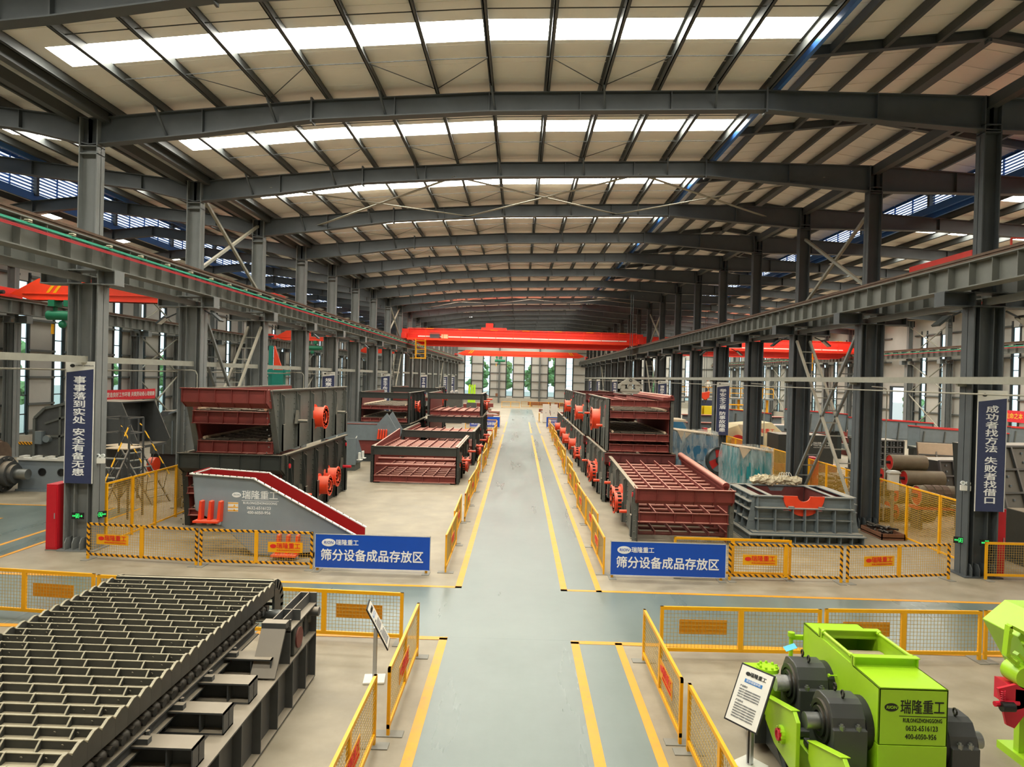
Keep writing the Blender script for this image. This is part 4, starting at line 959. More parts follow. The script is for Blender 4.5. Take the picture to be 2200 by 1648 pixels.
# ================================================================== vibrating screens
RNG = random.Random(5)
def screen(label, loc, rz=0, W=2.6, L=8.0, H=1.9, decks=(), side='screen_grey', front='oxide', inner='oxide', ribs=6, ex=(), pins=(), lip=None, tilt=0., cant=0., bolts=True, front_beams=None, rail=True, group='vibrating screens stored beside the aisle', name='vibrating_screen', top_rim=None, hooks=True, post=True):
    """W across, L deep from y=0 (front) to y=L, H high"""
    t = thing(name, label, 'vibrating screen', loc, rz, group)
    if tilt: t.rotation_euler = (tilt, 0, rz)
    h = W/2
    for s in (-1, 1):
        b = MB(); x = s*h
        b.prism([(cant, 0), (L, 0), (L-.05, H), (0, H)], 'x', x-.012, x+.012)
        if rail: b.box(x-.02, x+s*.13, .0, L-.05, H-.02, H+.02)
        if post: b.bar((x+s*.08, cant+.01, .02), (x+s*.08, .01, H), .16, .02, up=(0, 1, 0)); b.bar((x+s*.01, cant+.09, .02), (x+s*.01, .09, H), .04, .18, up=(0, 1, 0))
        for k in range(ribs):
            y = .35+cant+(L-.7-cant)*k/(ribs-1)
            b.prism([(x+s*.012, .03), (x+s*.16, .05), (x+s*.13, H*.62), (x+s*.04, H*.96), (x+s*.012, H*.96)], 'y', y-.03, y+.0)
            b.prism([(x+s*.012, .03), (x+s*.11, .05), (x+s*.11, H*.9), (x+s*.012, H*.93)], 'y', y+.16, y+.19)
            b.box(x+s*.10, x+s*.16, y-.03, y+.19, .05, H*.45)
        if bolts:
            for k in range(ribs):
                y = .35+cant+(L-.7-cant)*k/(ribs-1)
                for q in range(int(H/.17)):
                    z = .12+q*.17
                    for dy in (-.2, .36):
                        if RNG.random() < .8 and .05 < y+dy < L-.05: b.box(x+s*.012, x+s*.035, y+dy-.018, y+dy+.018, z-.018, z+.018)
                    if post and k == 0: b.box(x+s*(.03+.06*(q % 2)), x+s*(.065+.06*(q % 2)), -.018, 0, z-.018, z+.018)
        o = b.build('side_plate', [side], t)
        b = MB(); b.prism([(cant+.02, .02), (L, .02), (L-.05, H-.02), (.02, H-.02)], 'x', x-s*.014, x-s*.02); b.build('side_lining', inner, o)
        if hooks:
            for k in (0, ribs-1):
                y = .35+(L-.7)*k/(ribs-1)+.07; b = MB(); b.cyl((x+s*.1, y, H*.84), (x+s*.13, y, H*.84), .075, 12); b.build('lifting_eye', 'cabinet_red', o)
    for d in decks:
        z, bh, kind = d[0], d[1], d[2]; col = d[3] if len(d) > 3 else inner
        b = MB(); f0 = cant*(1-z/H)
        y = .3+f0
        while y < L-.2: b.cyl((-h+.02, y, z-.13), (h-.02, y, z-.13), .055, 10); y += .6
        o = b.build('deck_tubes', col, t, smooth=True)
        b = MB(); n = max(3, int(W/.5))
        for k in range(1, n): x = -h+W*k/n; b.box(x-.014, x+.014, .05+f0, L-.1, z-.11, z+.0)
        for s in (-1, 1): b.box(s*h-s*.06, s*h, .05+f0, L-.1, z-.02, z+.03)
        b.build('deck_stringers', col, o)
        if kind == 'media':
            b = MB(); ny = int(L/.4); nx = max(4, int(W/.42))
            for i in range(ny):
                for j in range(nx): b.box(-h+W*j/nx+.015, -h+W*(j+1)/nx-.015, .1+f0+(L-.3-f0)*i/ny+.015, .1+f0+(L-.3-f0)*(i+1)/ny-.015, z, z+.035+.02*((i+j) % 2))
            b.build('screen_panels', 'media', o)
            b = MB(); b.cyl((-h+.15, .1+f0, z+.07), (-h+.15, L-.2, z+.07), .05, 8); b.cyl((h-.15, .1+f0, z+.07), (h-.15, L-.2, z+.07), .05, 8); b.build('clamp_bar', 'dusty', o)
        if bh:
            b = MB(); b.T = Matrix.Translation((0, f0, 0))
            b.box(-h, h, .03, .045, z-bh, z); b.box(-h, h, -.06, .05, z-.02, z); b.box(-h, h, -.1, .05, z-bh, z-bh+.02)
            for k in range(6): x = -h+.03+(W-.06)*k/5; b.prism([(.03, z-bh), (-.09, z-bh), (-.05, z), (.03, z)], 'x', x-.008, x+.008)
            b.build('front_beam', front, t)
    if front_beams:
        for z0, z1, m_, dy in front_beams:
            b = MB(); b.box(-h-.02, h+.02, -.05-dy, -.02, z0, z1); b.box(-h-.02, h+.02, -.09-dy, .05, z1-.015, z1+.01); b.build('front_plate', m_, t)
    if lip:                                                   # flared feed lip with stiffeners
        z0, z1, out, m_ = lip; b = MB(); zm = z0+(z1-z0)*.3
        b.prism([(.03, z0), (.05, z0), (-out+.02, zm), (-out+.02, z1), (-out, z1), (-out, zm-.01)], 'x', -h-.1, h+.1)
        for k in range(6): x = -h-.06+(W+.12)*k/5; b.prism([(.0, z0), (-out, zm), (-out, z1), (-out-.06, z1), (-out-.05, zm), (-.06, z0)], 'x', x-.008, x+.008)
        b.box(-h-.12, h+.12, -out-.07, -out+.03, z1-.015, z1+.01)
        for s in (-1, 1): b.prism([(.03, z0), (-out-.02, zm), (-out-.02, z1), (.25, z1), (.25, z0)], 'x', s*(h+.09)-.01, s*(h+.09)+.01)
        b.build('feed_lip', m_, t)
    if top_rim:
        for s in (-1, 1): b = MB(); b.cyl((s*h, .05, H+.05), (s*h, L-.1, H+.05), top_rim, 10); b.build('rim_cover', 'oxide', t, smooth=True)
    for s, y, z, r, kind in ex:
        x = s*(h+.13); b = MB()
        wd = .34 if kind == 'drum' else .26
        b.ring((x-s*.12, y, z), (x+s*wd, y, z), r*.9, r*.55, 26); b.ring((x+s*(wd-.04), y, z), (x+s*wd, y, z), r*1.05, r*.45, 26); b.ring((x-s*.12, y, z), (x-s*.06, y, z), r*1.15, r*.5, 26)
        b.k = 1
        for k in range(14):
            a = 2*PI*k/14; cy, cz = y+r*.8*math.cos(a), z+r*.8*math.sin(a); b.cyl((x+s*(wd-.01), cy, cz), (x+s*(wd+.02), cy, cz), .018, 6)
            if kind == 'slot': cy, cz = y+r*.88*math.cos(a), z+r*.88*math.sin(a); b.box(x+s*.03, x+s*.15, cy-.035, cy+.035, cz-.035, cz+.035)
        o = b.build('exciter', ['orange', 'chain_black' if kind == 'slot' else 'orange'], t, smooth=True)
        b = MB(); b.cyl((x-s*.1, y, z), (x+s*(wd-.05), y, z), r*.5, 18); b.build('exciter_shaft', 'chain_black', o, smooth=True)
    for s, y, z, ln_, m_ in pins:
        x = s*(h+.05); b = MB(); b.cyl((x, y, z), (x+s*ln_, y, z), .055, 14); o = b.build('support_pin', m_, t, smooth=True)
        b = MB(); b.prism([(y-.14, z-.08), (y+.14, z-.08), (y+.1, z+.2), (y, z+.36)], 'x', x, x+s*.09); b.build('pin_bracket', side, o)
    return t
# --- tall two-unit stack on the left
screen('lower grey unit of the tall two-level screen stack on the left, black feed lip', (-8.72, 21.35, 0), 0, W=2.95, L=7.8, H=2.32, side='screen_black', ribs=6, cant=.35,
       decks=((.55, .2, 'media'), (1.25, .2, 'media'), (1.75, .15, 'plain')), ex=((1, 3.9, .82, .36, 'drum'), (1, 5.0, .98, .36, 'drum')), pins=((1, 1.6, .85, .42, 'orange'), (1, 7.0, 1.1, .42, 'cabinet_red')), lip=(1.72, 2.35, .3, 'screen_black'))
screen('upper grey unit of the tall two-level screen stack on the left, flared red lip', (-8.6, 20.5, 2.37), 0, W=2.3, L=9.3, H=1.95, side='screen_grey', ribs=6, cant=.8,
       decks=((.38, .36, 'media'), (1.3, .38, 'media'), (1.75, .0, 'plain')), ex=((1, 4.7, .92, .4, 'drum'),), pins=((1, 2.6, .9, .4, 'screen_grey'), (1, 7.6, .95, .4, 'screen_grey')), lip=(1.42, 1.98, .26, 'oxide'), hooks=False, bolts=True)
# --- middle left row
def black_screen(label, x, y, z, W, L, H, ex=True, **k):
    sc_ = screen(label, (x, y, z), 0, W=W, L=L, H=H, side='screen_black', inner='oxide', decks=((.34, .28, 'plain', 'oxide'), (H-.2, 0, 'plain', 'oxide')), ribs=5,
           front_beams=((H-.38, H, 'screen_black', .0),), ex=((1, L*.32, .62, .3, 'slot'), (1, L*.42, .66, .3, 'slot')) if ex else (), pins=((1, L*.22, .95, .5, 'orange'), (1, L*.82, .95, .5, 'orange'), (-1, L*.3, .55, .3, 'orange')), top_rim=None, bolts=True, **k)
    return sc_
t = black_screen('nearest low black double-deck screen left of the aisle, dusty red lattice on top', -4.62, 31.4, 0.0, 3.7, 6.6, 1.65)
b = MB()
for k, (y, z) in enumerate(((.35, .78), (.9, .98), (1.5, 1.1))): b.cyl((-1.83, y, z), (1.83, y, z), .075, 12)
b.build('cross_pipes', 'oxide', t, smooth=True)
for x in (-1.7, 1.7):
    for y in (.15, 6.2): b = MB(); b.box(x-.1, x+.1, y-.1, y+.1, 0, .08); b.build('foot', 'frame_dark', t)
b = MB()
for s in (-1, 1): b.prism([(0, 1.64), (6.5, 1.64), (6.5, 1.98), (.2, 1.7)], 'x', s*1.83-.03, s*1.83+.03) if s < 0 else b.box(1.8, 1.9, 0, 6.5, 1.64, 1.7)
b.build('top_board', 'oxide', t)
black_screen('second low black screen left of the aisle, directly behind the nearest one', -4.4, 38.4, 0.0, 3.75, 6.2, 1.85)
black_screen('lower black screen of the pair stacked behind the two low ones left of the aisle', -4.1, 45.1, 0.06, 3.3, 7, 2.2)
black_screen('upper black screen of the pair stacked behind the two low ones left of the aisle', -4.12, 45.0, 2.32, 3.25, 7, 1.45)
k_ = dict(side='screen_black', inner='oxide_dark', ribs=5, front='oxide')
screen('lower black screen of the nearer stack at the left, behind the grey trough', (-8.1, 42.0, 0), 0, W=2.9, L=7, H=1.9, decks=((.4, .2, 'media'), (1.2, .2, 'media')), front_beams=((1.45, 1.88, 'screen_black', .02),), **k_)
screen('upper black screen of the nearer stack at the left, behind the grey trough', (-8.1, 42.0, 1.95), 0, W=2.8, L=7, H=1.85, decks=((.3, .22, 'media'), (1.05, .22, 'media')), front_beams=((1.5, 1.84, 'screen_black', .02),), ex=((1, 2.4, .95, .36, 'slot'),), **k_)
screen('upper black screen of the farther stack at the left, red drums on its side', (-7.6, 50.2, 2.05), 0, W=3.0, L=7, H=1.95, decks=((.3, .2, 'media'), (1.2, .2, 'media')), front_beams=((1.6, 1.94, 'screen_black', .02),), ex=((1, 2.4, .95, .36, 'slot'), (1, 4.6, 1.2, .3, 'drum')), **k_)
screen('lower black screen of the farther stack at the left', (-7.6, 50.2, 0), 0, W=3.0, L=7, H=2.0, decks=((.4, .2, 'media'), (1.3, .2, 'media')), **k_)
# --- right of the aisle
t = screen('low grey screen with pinkish red lattice deck in front, right of the aisle', (5.08, 21.3, 0), 0, W=2.75, L=6.3, H=1.62, side='screen_grey', ribs=4,
       decks=((.33, .0, 'plain', 'oxide_dark'), (.92, .3, 'plain'), (1.52, 0, 'plain')), ex=((-1, 2.6, .62, .36, 'slot'), (-1, 3.3, .7, .36, 'slot')), pins=((-1, 1.3, .62, .32, 'orange'), (-1, 5.4, .75, .32, 'orange')), lip=(1.18, 1.68, .2, 'oxide'), tilt=.045, top_rim=None)
b = MB(); b.cyl((1.3, .1, 1.76), (1.3, 6.2, 1.76), .11, 12); b.box(1.24, 1.36, .1, 6.2, 1.6, 1.76); b.build('rim_cover', 'oxide', t, smooth=True)
g_ = dict(side='screen_grey', ribs=5)
screen('lower grey screen right behind the low lattice one, with orange slotted drums', (4.88, 28.0, 0), 0, W=2.6, L=7.6, H=2.0, decks=((.5, .2, 'media'), (1.2, .2, 'media')), ex=((-1, 2.9, .8, .4, 'slot'), (-1, 3.7, .86, .4, 'slot')), pins=((-1, 1.2, .7, .34, 'orange'), (-1, 6.6, .9, .34, 'orange')), lip=(1.5, 1.98, .14, 'oxide_dark'), **g_)
t = screen('upper grey screen right of the aisle with four red beams on its face', (4.84, 28.0, 2.05), 0, W=2.4, L=7.6, H=2.1, decks=((.3, .28, 'plain'), (.72, .28, 'media'), (1.62, .28, 'media'), (2.08, .26, 'plain')), ex=((-1, 2.6, 1.15, .48, 'drum'),), pins=((-1, 1.2, .95, .34, 'orange'), (-1, 6.6, 1.2, .34, 'orange')), **g_)
b = MB(); b.prism([(-.1, 2.1), (7.4, 2.1), (7.4, 2.22), (-.1, 2.22)], 'x', .9, 1.35); b.cyl((1.25, -.1, 2.25), (1.25, 7.4, 2.25), .07, 10); b.build('rim_cover', 'oxide', t)
for k, (y, L_, la) in enumerate(((36.7, 8.6, 'third'), (45.7, 8.6, 'fourth'))):
    screen('lower grey screen of the %s pile from the crossing right of the aisle' % la, (4.85, y, 0), 0, W=2.65, L=L_, H=1.95, decks=((.5, .2, 'media'), (1.3, .2, 'media')), ex=((-1, 2.4, .8, .36, 'slot' if not k else 'drum'), (-1, 5.4, 1.0, .36, 'drum')), pins=((-1, 1.3, .75, .34, 'orange'), (-1, 4.3, .9, .34, 'screen_grey')), lip=(1.5, 1.93, .1, 'oxide_dark'), **g_)
    screen('upper grey screen of the %s pile from the crossing right of the aisle' % la, (4.85, y, 2.0), 0, W=2.5, L=L_, H=2.1, decks=((.5, .2, 'media'), (1.3, .2, 'media')), ex=((-1, 2.2, 1.05, .42, 'drum'),), pins=((-1, 1.2, 1.1, .34, 'screen_grey'), (-1, 4.4, 1.1, .34, 'screen_grey')), lip=(1.7, 2.15, .12, 'oxide_dark'), **g_)
screen('last low grey screen beyond the piles right of the aisle', (4.85, 54.8, 0), 0, W=2.65, L=7.2, H=2.0, decks=((.5, .2, 'media'), (1.3, .2, 'media')), ex=((-1, 3.4, .9, .36, 'drum'),), pins=((-1, 1.3, .75, .34, 'screen_grey'),), **g_)
# ================================================================== grey vibrating feeder trough behind the striped barriers
t = thing('trough_feeder', 'pale grey vibrating trough feeder with red inside, behind the striped barriers', 'feeder', (-6.4, 18.3, 0))
prof = [(-2.15, 2.14), (-.5, 2.06), (2.22, .62), (2.22, .3), (-.1, .04), (-.5, .06), (-1.25, .72), (-2.06, 1.2)]
def off(p, d): return [(x, z) for x, z in p]
b = MB(); b.prism(prof, 'y', 0, .02); near = b.build('near_side_plate', 'chute_grey', t)
b = MB(); b.prism(prof, 'y', 1.0, 1.02); far_ = b.build('far_side_plate', 'chute_grey', t)
b = MB(); b.prism(prof, 'y', .022, .03); b.prism(prof, 'y', .99, .998)
for p, q in zip(prof[3:], prof[4:]+[prof[0]]): b.bar((p[0], .51, p[1]+.05), (q[0], .51, q[1]+.05), .96, .02) if True else None
b.build('red_lining', 'chute_red', t)
b = MB()
for p, q in zip(prof[2:], prof[3:]+[prof[0]]):
    if (p, q) != (prof[2], prof[3]): b.bar((p[0], .51, p[1]), (q[0], .51, q[1]), 1.02, .015)
b.build('bottom_plate', 'chute_grey', t)
b = MB(); b.box(-.62, .3, .1, .9, 0, .3); b.build('support_foot', 'chute_grey', t)
b = MB()
for y in (-.03, 1.05):
    for p, q in ((prof[0], prof[1]), (prof[1], prof[2])): b.bar((p[0]-.02, y, p[1]+.01), (q[0]+.02, y, q[1]+.01), .1, .025)
b.bar((-2.17, -.05, 2.15), (-2.17, 1.07, 2.15), .1, .03); r = b.build('rim_flange', 'off_white', t)
b = MB()
for p, q in ((prof[0], prof[1]), (prof[1], prof[2])):
    n = 9 if p is prof[0] else 15
    for k in range(n):
        f = (k+.5)/n
        for y in (-.06, 1.06): b.cyl((p[0]+(q[0]-p[0])*f, y, p[1]+(q[1]-p[1])*f-.02), (p[0]+(q[0]-p[0])*f, y, p[1]+(q[1]-p[1])*f+.045), .014, 6)
b.build('rim_bolts', 'chain_black', r)
for x0, z in ((-1.95, .95), (.1, .12)):
    b = MB(); b.box(x0-.03, x0+.62, -.34, .0, z-.03, z+.02)
    for k in range(3): x = x0+.04+.25*k; b.prism([(x, z+.02), (x+.08, z+.02), (x+.1, z+.5), (x+.04, z+.52)], 'y', -.2, 0)
    q = b.build('spring_bracket', 'orange', t)
    b = MB()
    for k in range(3): b.cyl((x0+.08+.25*k, -.17, z-.09), (x0+.08+.25*k, -.17, z-.03), .07, 12)
    b.build('rubber_spring', 'chute_grey', q)
q = oval(near, -.98, 1.62, .12, .068, -.001, 'white'); text('RION', .07, 'chute_grey', q, (-.98, -.006, 1.62), bold=.003, shear=.2)
text('瑞隆重工', .245, 'white', near, (-.36, -.003, 1.61), bold=.008, sx=.98); b = MB(); b.box(-.84, .14, -.004, -.001, 1.47, 1.48); b.build('underline', 'white', near)
text('RUILONGZHONGGONG', .088, 'white', near, (-.35, -.003, 1.41), bold=.01, sx=.92); text('0632-6516123', .11, 'white', near, (-.38, -.003, 1.28), bold=.004); text('400-6050-956', .11, 'white', near, (-.38, -.003, 1.16), bold=.004)
b = MB(); b.box(-1.2, -.93, -.004, -.001, 1.17, 1.42); q = b.build('warning_label', 'off_white', near)
b = MB()
for z in (1.4, 1.29, 1.2): b.box(-1.2, -.93, -.007, -.004, z-.012, z+.012)
for z in (1.345, 1.23):  b.prism([(-1.06, z-.03), (-1.0, z-.03), (-1.03, z+.025)], 'y', -.007, -.004)
b.build('label_bands', 'yellow', q)
# --- second trough and feed chute farther left
t = thing('trough_feeder', 'grey trough with a pointed end wall and red lower body, left background', 'feeder', (-8.6, 38.7, 0))
b = MB(); b.prism([(-2.2, 1.2), (1.1, 1.2), (1.1, 2.1), (-2.2, 2.1)], 'y', 0, .03); b.prism([(-2.2, 1.25), (-2.17, 1.25), (-2.17, 2.1), (-2.2, 2.1)], 'y', 0, 1.6); b.prism([(-2.2, 1.2), (1.1, 1.2), (1.1, 2.1), (-2.2, 2.1)], 'y', 1.6, 1.63); b.build('trough', 'chute_grey', t) if False else b.build('trough', 'jaw_grey', t)
for y in (-.05, 1.6): b = MB(); b.prism([(.75, 1.2), (.75, 2.1), (1.3, 2.75), (1.9, 1.75), (1.75, 1.2)], 'y', y, y+.05); b.build('end_wall', 'jaw_grey', t)
b = MB(); b.box(-2.15, 1.05, .1, 1.55, .45, 1.2); b.box(-2.1, 1.1, .04, 1.58, 1.24, 2.04) if False else None; b.box(-2.17, 1.1, -.02, .05, 2.08, 2.12); b.build('lower_body', 'oxide', t)
b = MB(); b.box(-2.1, 1.0, .2, 1.5, 0, .4); b.build('skid', 'frame_dark', t)
for k in range(4): b = MB(); b.prism([(.8+.14*k, 1.3), (.9+.14*k, 1.3), (.92+.14*k, 1.8), (.86+.14*k, 1.85)], 'y', -.25, -.05); b.build('spring_bracket', 'orange', t)
t = thing('feed_chute', 'grey wedge-shaped chute on spring mounts beside the tall left stack', 'chute', (-8.15, 35.4, 0))
b = MB(); b.prism([(-.5, .4), (.75, .3), (.85, .6), (.75, .9), (-.3, 1.75), (-.5, 1.65)], 'x', .0, .04); b.prism([(-.5, .4), (.75, .4), (.75, .9), (-.3, 1.75), (-.5, 1.65)], 'x', -1.0, -.96)
b.box(-1, .04, -.52, -.48, .3, 1.65); b.box(-1, .04, .73, .77, .3, .9); b.build('hopper_plate', 'jaw_grey', t)
b = MB(); b.box(-.95, .0, -.45, .7, 0, .42); b.build('base_box', 'screen_grey', t)
for y in (-.2, .55):
    b = MB(); b.box(.04, .3, y-.14, y+.14, .52, .56)
    for dz in (-.08, .08): b.cyl((.15, y+dz, .56), (.15, y+dz, .9), .055, 10)
    b.build('spring_mount', 'off_white', t)
# ================================================================== jaw crusher frame, right
t = thing('jaw_frame', 'grey ribbed jaw crusher frame with an orange half disc, behind the right striped barriers', 'crusher frame', (8.98, 21.85, 0))
W2, Hh, D = 1.5, 1.42, 2.5
b = MB(); b.box(-W2-.3, W2+.3, -.35, D+.3, .25, .28); b.box(-W2-.15, W2+.25, -.2, D+.2, .28, .33); b.box(-W2-.3, W2+.3, -.35, D+.3, 0, .02); b.build('base_flange', 'jaw_grey', t)
b = MB()
for k in range(11): x = -W2-.26+(2*W2+.5)*k/10; b.box(x-.01, x+.01, -.3, D+.25, .02, .25)
b.box(-W2-.2, W2+.2, .0, D, .02, .25)
b.build('base_ribs', 'jaw_grey', t)
b = MB()
b.box(-W2, W2, .14, .17, .33, .95)
b.prism([(-W2, .95), (-.62, .95), (-.5, 1.2), (-.62, Hh), (-W2, Hh)], 'y', .1, .14); b.prism([(W2, .95), (.62, .95), (.5, 1.2), (.62, Hh), (W2, Hh)], 'y', .1, .14)
for z, o_ in ((.7, .04), (1.06, .14)): b.box(-W2-.02, W2+.02, -o_, .16, z-.012, z+.012)
for x in (-W2+.06, -.92, -.38, .0, .38, .92, W2-.06):
    top = 1.06 if abs(x) < 1.2 else Hh
    b.prism([(-.16 if abs(x) < 1.2 else -.1, .33), (.16, .33), (.16, top), (-.12 if abs(x) < 1.2 else .02, top)], 'x', x-.012, x+.012)
b.box(-W2-.05, -.64, .0, .2, Hh-.03, Hh); b.box(.64, W2+.05, .0, .2, Hh-.03, Hh)
b.build('front_wall', 'jaw_grey', t)
b = MB()
for s in (-1, 1):
    b.box(s*W2-.015, s*W2+.015, .1, D, .33, Hh)
    for z in (.62, .95, 1.2): b.box(s*W2, s*(W2+.2), .1, D, z-.012, z+.012)
    for k in range(5): y = .12+(D-.2)*k/4; b.prism([(s*W2, .33), (s*(W2+.26), .33), (s*(W2+.06), Hh), (s*W2, Hh)], 'y', y-.012, y+.012)
    b.box(s*W2-.14, s*W2+.14, .05, D, Hh-.02, Hh+.01); b.box(s*(W2-.5)-.07, s*(W2-.5)+.07, .2, D, Hh-.02, Hh+.0)
b.box(-W2, W2, D-.05, D, .33, Hh); b.box(-W2-.1, W2+.1, D-.12, D+.08, Hh-.02, Hh+.01); b.build('side_wall', 'jaw_grey', t)
b = MB()
for s in (-1, 1): b.box(s*(W2-.52), s*(W2-.5), .18, D-.05, .5, Hh-.02); b.box(s*(W2-.02), s*(W2-.03), .18, D-.05, .5, Hh-.02)
for k in range(7): b.box(W2-.5, W2-.32, .5+.28*k, .53+.28*k, .8, Hh-.05)
b.prism([(-.95, .4), (.95, .4), (.95, Hh-.05), (.3, Hh-.05), (.2, Hh-.2), (-.2, Hh-.2), (-.3, Hh-.05), (-.95, Hh-.05)], 'y', D-.1, D-.06)
b.box(-.6, .6, .17, .2, .35, .95); b.build('red_lining', 'oxide_dark', t)
n = 24; pts = [(.64*math.cos(PI+PI*k/n), Hh+.01+.62*math.sin(PI+PI*k/n)) for k in range(n+1)]+[(.2*math.cos(-PI*k/10), Hh+.01+.17*math.sin(-PI*k/10)) for k in range(11)]
b = MB(); b.prism(pts, 'y', .03, .08); b.build('orange_disc', 'orange', t)
for x in (-.42, .52): b = MB(); b.box(x-.08, x+.08, -.1, .02, 1.07, 1.12); b.build('clamp_block', 'jaw_grey', t)
t = thing('rag_heap', 'crumpled cream rags heaped on the back of the jaw frame', 'rags', (8.95, 24.25, Hh+.01))
b = MB(); rr = random.Random(3)
for k in range(16):
    o = len(b.v); x = -.7+1.4*k/15; b.sphere((x, rr.uniform(-.02, .1), .1+rr.uniform(0, .12)), rr.uniform(.12, .2), 9, 6, (1.2, .8, .75))
    for i in range(o, len(b.v)): b.v[i] = b.v[i]+Vector((rr.gauss(0, .03), rr.gauss(0, .03), rr.gauss(0, .03)))
b.build('cloth', 'rag', t)
b = MB()
for k in range(5): a = rr.uniform(.1, .2); b.tube([(.1+.08*k, 0, .2), (.12+.08*k, -.03, .38+a*.4), (.2+.08*k, .02, .4), (.27+.08*k, 0, .22)], .012, 6)
b.build('twine', 'off_white', t)
# ================================================================== film-wrapped jaw crushers
def wrapped(label, loc, w_, d_, h_, body, seed):
    t = thing('wrapped_crusher', label, 'machine', loc, .12 if seed < 9 else 0, 'jaw crushers wrapped in plastic film')
    b = MB(); b.prism([(-w_, 0), (w_, 0), (w_, h_*.92), (-w_, h_)], 'y', 0, d_); b.box(-w_*.5, w_*.5, -.05, 0, h_*.45, h_*.75); b.build('body', body, t, bevel=.02)
    rr = random.Random(seed); f = MB(); N = 30; K = 16                 # draped film skirt
    per = []
    for side in ((-w_, 0, w_, 0), (w_, 0, w_, d_), (w_, d_, -w_, d_), (-w_, d_, -w_, 0)):
        for k in range(N): q = k/N; per.append((side[0]+(side[2]-side[0])*q, side[1]+(side[3]-side[1])*q))
    n = len(per); ph = [rr.uniform(0, 6) for _ in range(6)]
    for j in range(K+1):
        v = j/K; z = h_*1.02*(1-v)+.12*v
        for i, (x, y) in enumerate(per):
            dx, dy = x, y-d_/2; l = math.hypot(dx/w_, dy/d_*2)+1e-6
            fold = .05*math.sin(i*.9+ph[0]+3*v)+.035*math.sin(i*1.7+ph[1]-5*v)+.03*math.sin(i*.33+ph[2]+2*v)
            o = .035+v*.12+fold*(.25+v)+(.12*math.sin(v*7+ph[3]) if v > .35 else 0)*.5
            f.v.append(Vector((x+dx/w_*o, y+dy/d_*2*o, z+.03*math.sin(i*.7+ph[4])*v)))
    for j in range(K):
        for i in range(n): f.f.append([j*n+i, j*n+(i+1) % n, (j+1)*n+(i+1) % n, (j+1)*n+i]); f.m.append(0)
    f.build('plastic_film', 'film', t, smooth=True)
    b = MB(); b.prism([(-w_*1.03, h_*1.03), (w_*1.03, h_*.95), (w_*1.03, h_*.965), (-w_*1.03, h_*1.045)], 'y', -.05, d_+.05); b.prism([(-w_*1.0, h_*1.03), (-w_*.3, h_*.99), (-w_*.75, h_*.82)], 'y', -.06, -.05); b.build('dusty_top', 'dusty', t)
    b = MB(); b.box(-w_*1.15, w_*1.15, -.2, d_+.3, 0, .1); b.build('skid', 'frame_dark', t)
    return t
wrapped('nearer film-wrapped teal machine behind the jaw frame', (9.7, 28.6, 0), .72, 1.6, 2.25, 'teal', 4)
wrapped('farther film-wrapped blue machine behind the red lattice screen', (8.75, 34.2, 0), 1.0, 1.8, 2.45, 'blue_machine', 11)
def flywheel(label, loc, r):
    t = thing('flywheel', label, 'flywheel', loc, .2, 'flywheels beside the wrapped machines')
    b = MB(); b.ring((0, -.1, 0), (0, .1, 0), r, r*.86, 36); b.build('rim', 'frame_dark', t, smooth=True)
    b = MB(); b.cyl((0, -.03, 0), (0, .03, 0), r*.87, 32); b.build('web', 'jaw_grey', t, smooth=True)
    b = MB(); 
    for k in range(3): a = PI/2+2*PI*k/3; b.prism([(r*.3*math.cos(a-.9), r*.3*math.sin(a-.9)), (r*.84*math.cos(a-.4), r*.84*math.sin(a-.4)), (r*.84*math.cos(a+.4), r*.84*math.sin(a+.4)), (r*.3*math.cos(a+.9), r*.3*math.sin(a+.9))], 'y', -.045, -.03)
    b.build('red_segment', 'roller_red', t)
    b = MB(); b.cyl((0, -.14, 0), (0, .14, 0), r*.28, 20); b.build('hub', 'frame_dark', t, smooth=True)
    b = MB(); b.box(-r*.6, r*.6, -.2, .2, -r-.02-(loc[2]-r), -r*.0-r*.9); b.build('cradle', 'frame_dark', t)
flywheel('flywheel with red segments between the two wrapped machines', (9.25, 32.2, 1.35), .62)
flywheel('lower flywheel standing in front of the farther wrapped machine', (7.5, 30.0, .85), .66)
t = thing('blue_machine', 'blue and green machine with a dusty cover behind the wrapped ones', 'machine', (8.6, 40.5, 0))
b = MB(); b.prism([(-1.3, 1.8), (1.1, 1.8), (1.1, 2.3), (.9, 2.6), (-.9, 2.6), (-1.3, 2.3)], 'y', 0, 2); b.build('blue_hood', 'blue_machine', t, bevel=.02)
b = MB(); b.box(-1.4, 1.2, .1, 1.9, .2, 1.8); b.build('green_body', 'green_teal', t, bevel=.02)
b = MB(); b.box(-1.3, 1.1, .0, 2.0, 2.6, 2.72); b.build('dusty_cover', 'dusty', t)
b = MB(); b.box(-1.5, 1.3, 0, 2, 0, .2); b.build('skid', 'frame_dark', t)
t = thing('crane_hook_block', 'grey crane hook block hanging on ropes above the right screen stack', 'hook block', (5.05, 32, 4.42))
b = MB(); b.prism([(-.52, .3), (.52, .3), (.06, .62), (-.06, .62)], 'y', -.16, -.12); b.prism([(-.52, .3), (.52, .3), (.06, .62), (-.06, .62)], 'y', .12, .16); b.build('cheek_plate', 'tie', t)
b = MB(); b.box(-.52, .52, -.16, .16, .0, .1)
for x in (-.34, 0, .34): b.cyl((x, -.12, .2), (x, .12, .2), .12, 16)
b.box(-.52, -.46, -.16, .16, 0, .32); b.box(.46, .52, -.16, .16, 0, .32); b.prism([(-.45, 0), (.45, 0), (.3, -.12), (-.3, -.12)], 'y', -.14, .14); b.build('sheave_frame', 'tie', t)
b = MB(); b.ring((0, -.18, .5), (0, .18, .5), .07, .04, 16); b.build('pin', 'frame_dark', t)
b = MB()
for x in (-.05, .05): b.cyl((x, 0, .6), (x, 0, 4.4), .012, 6)
b.build('rope', 'frame_dark', t)
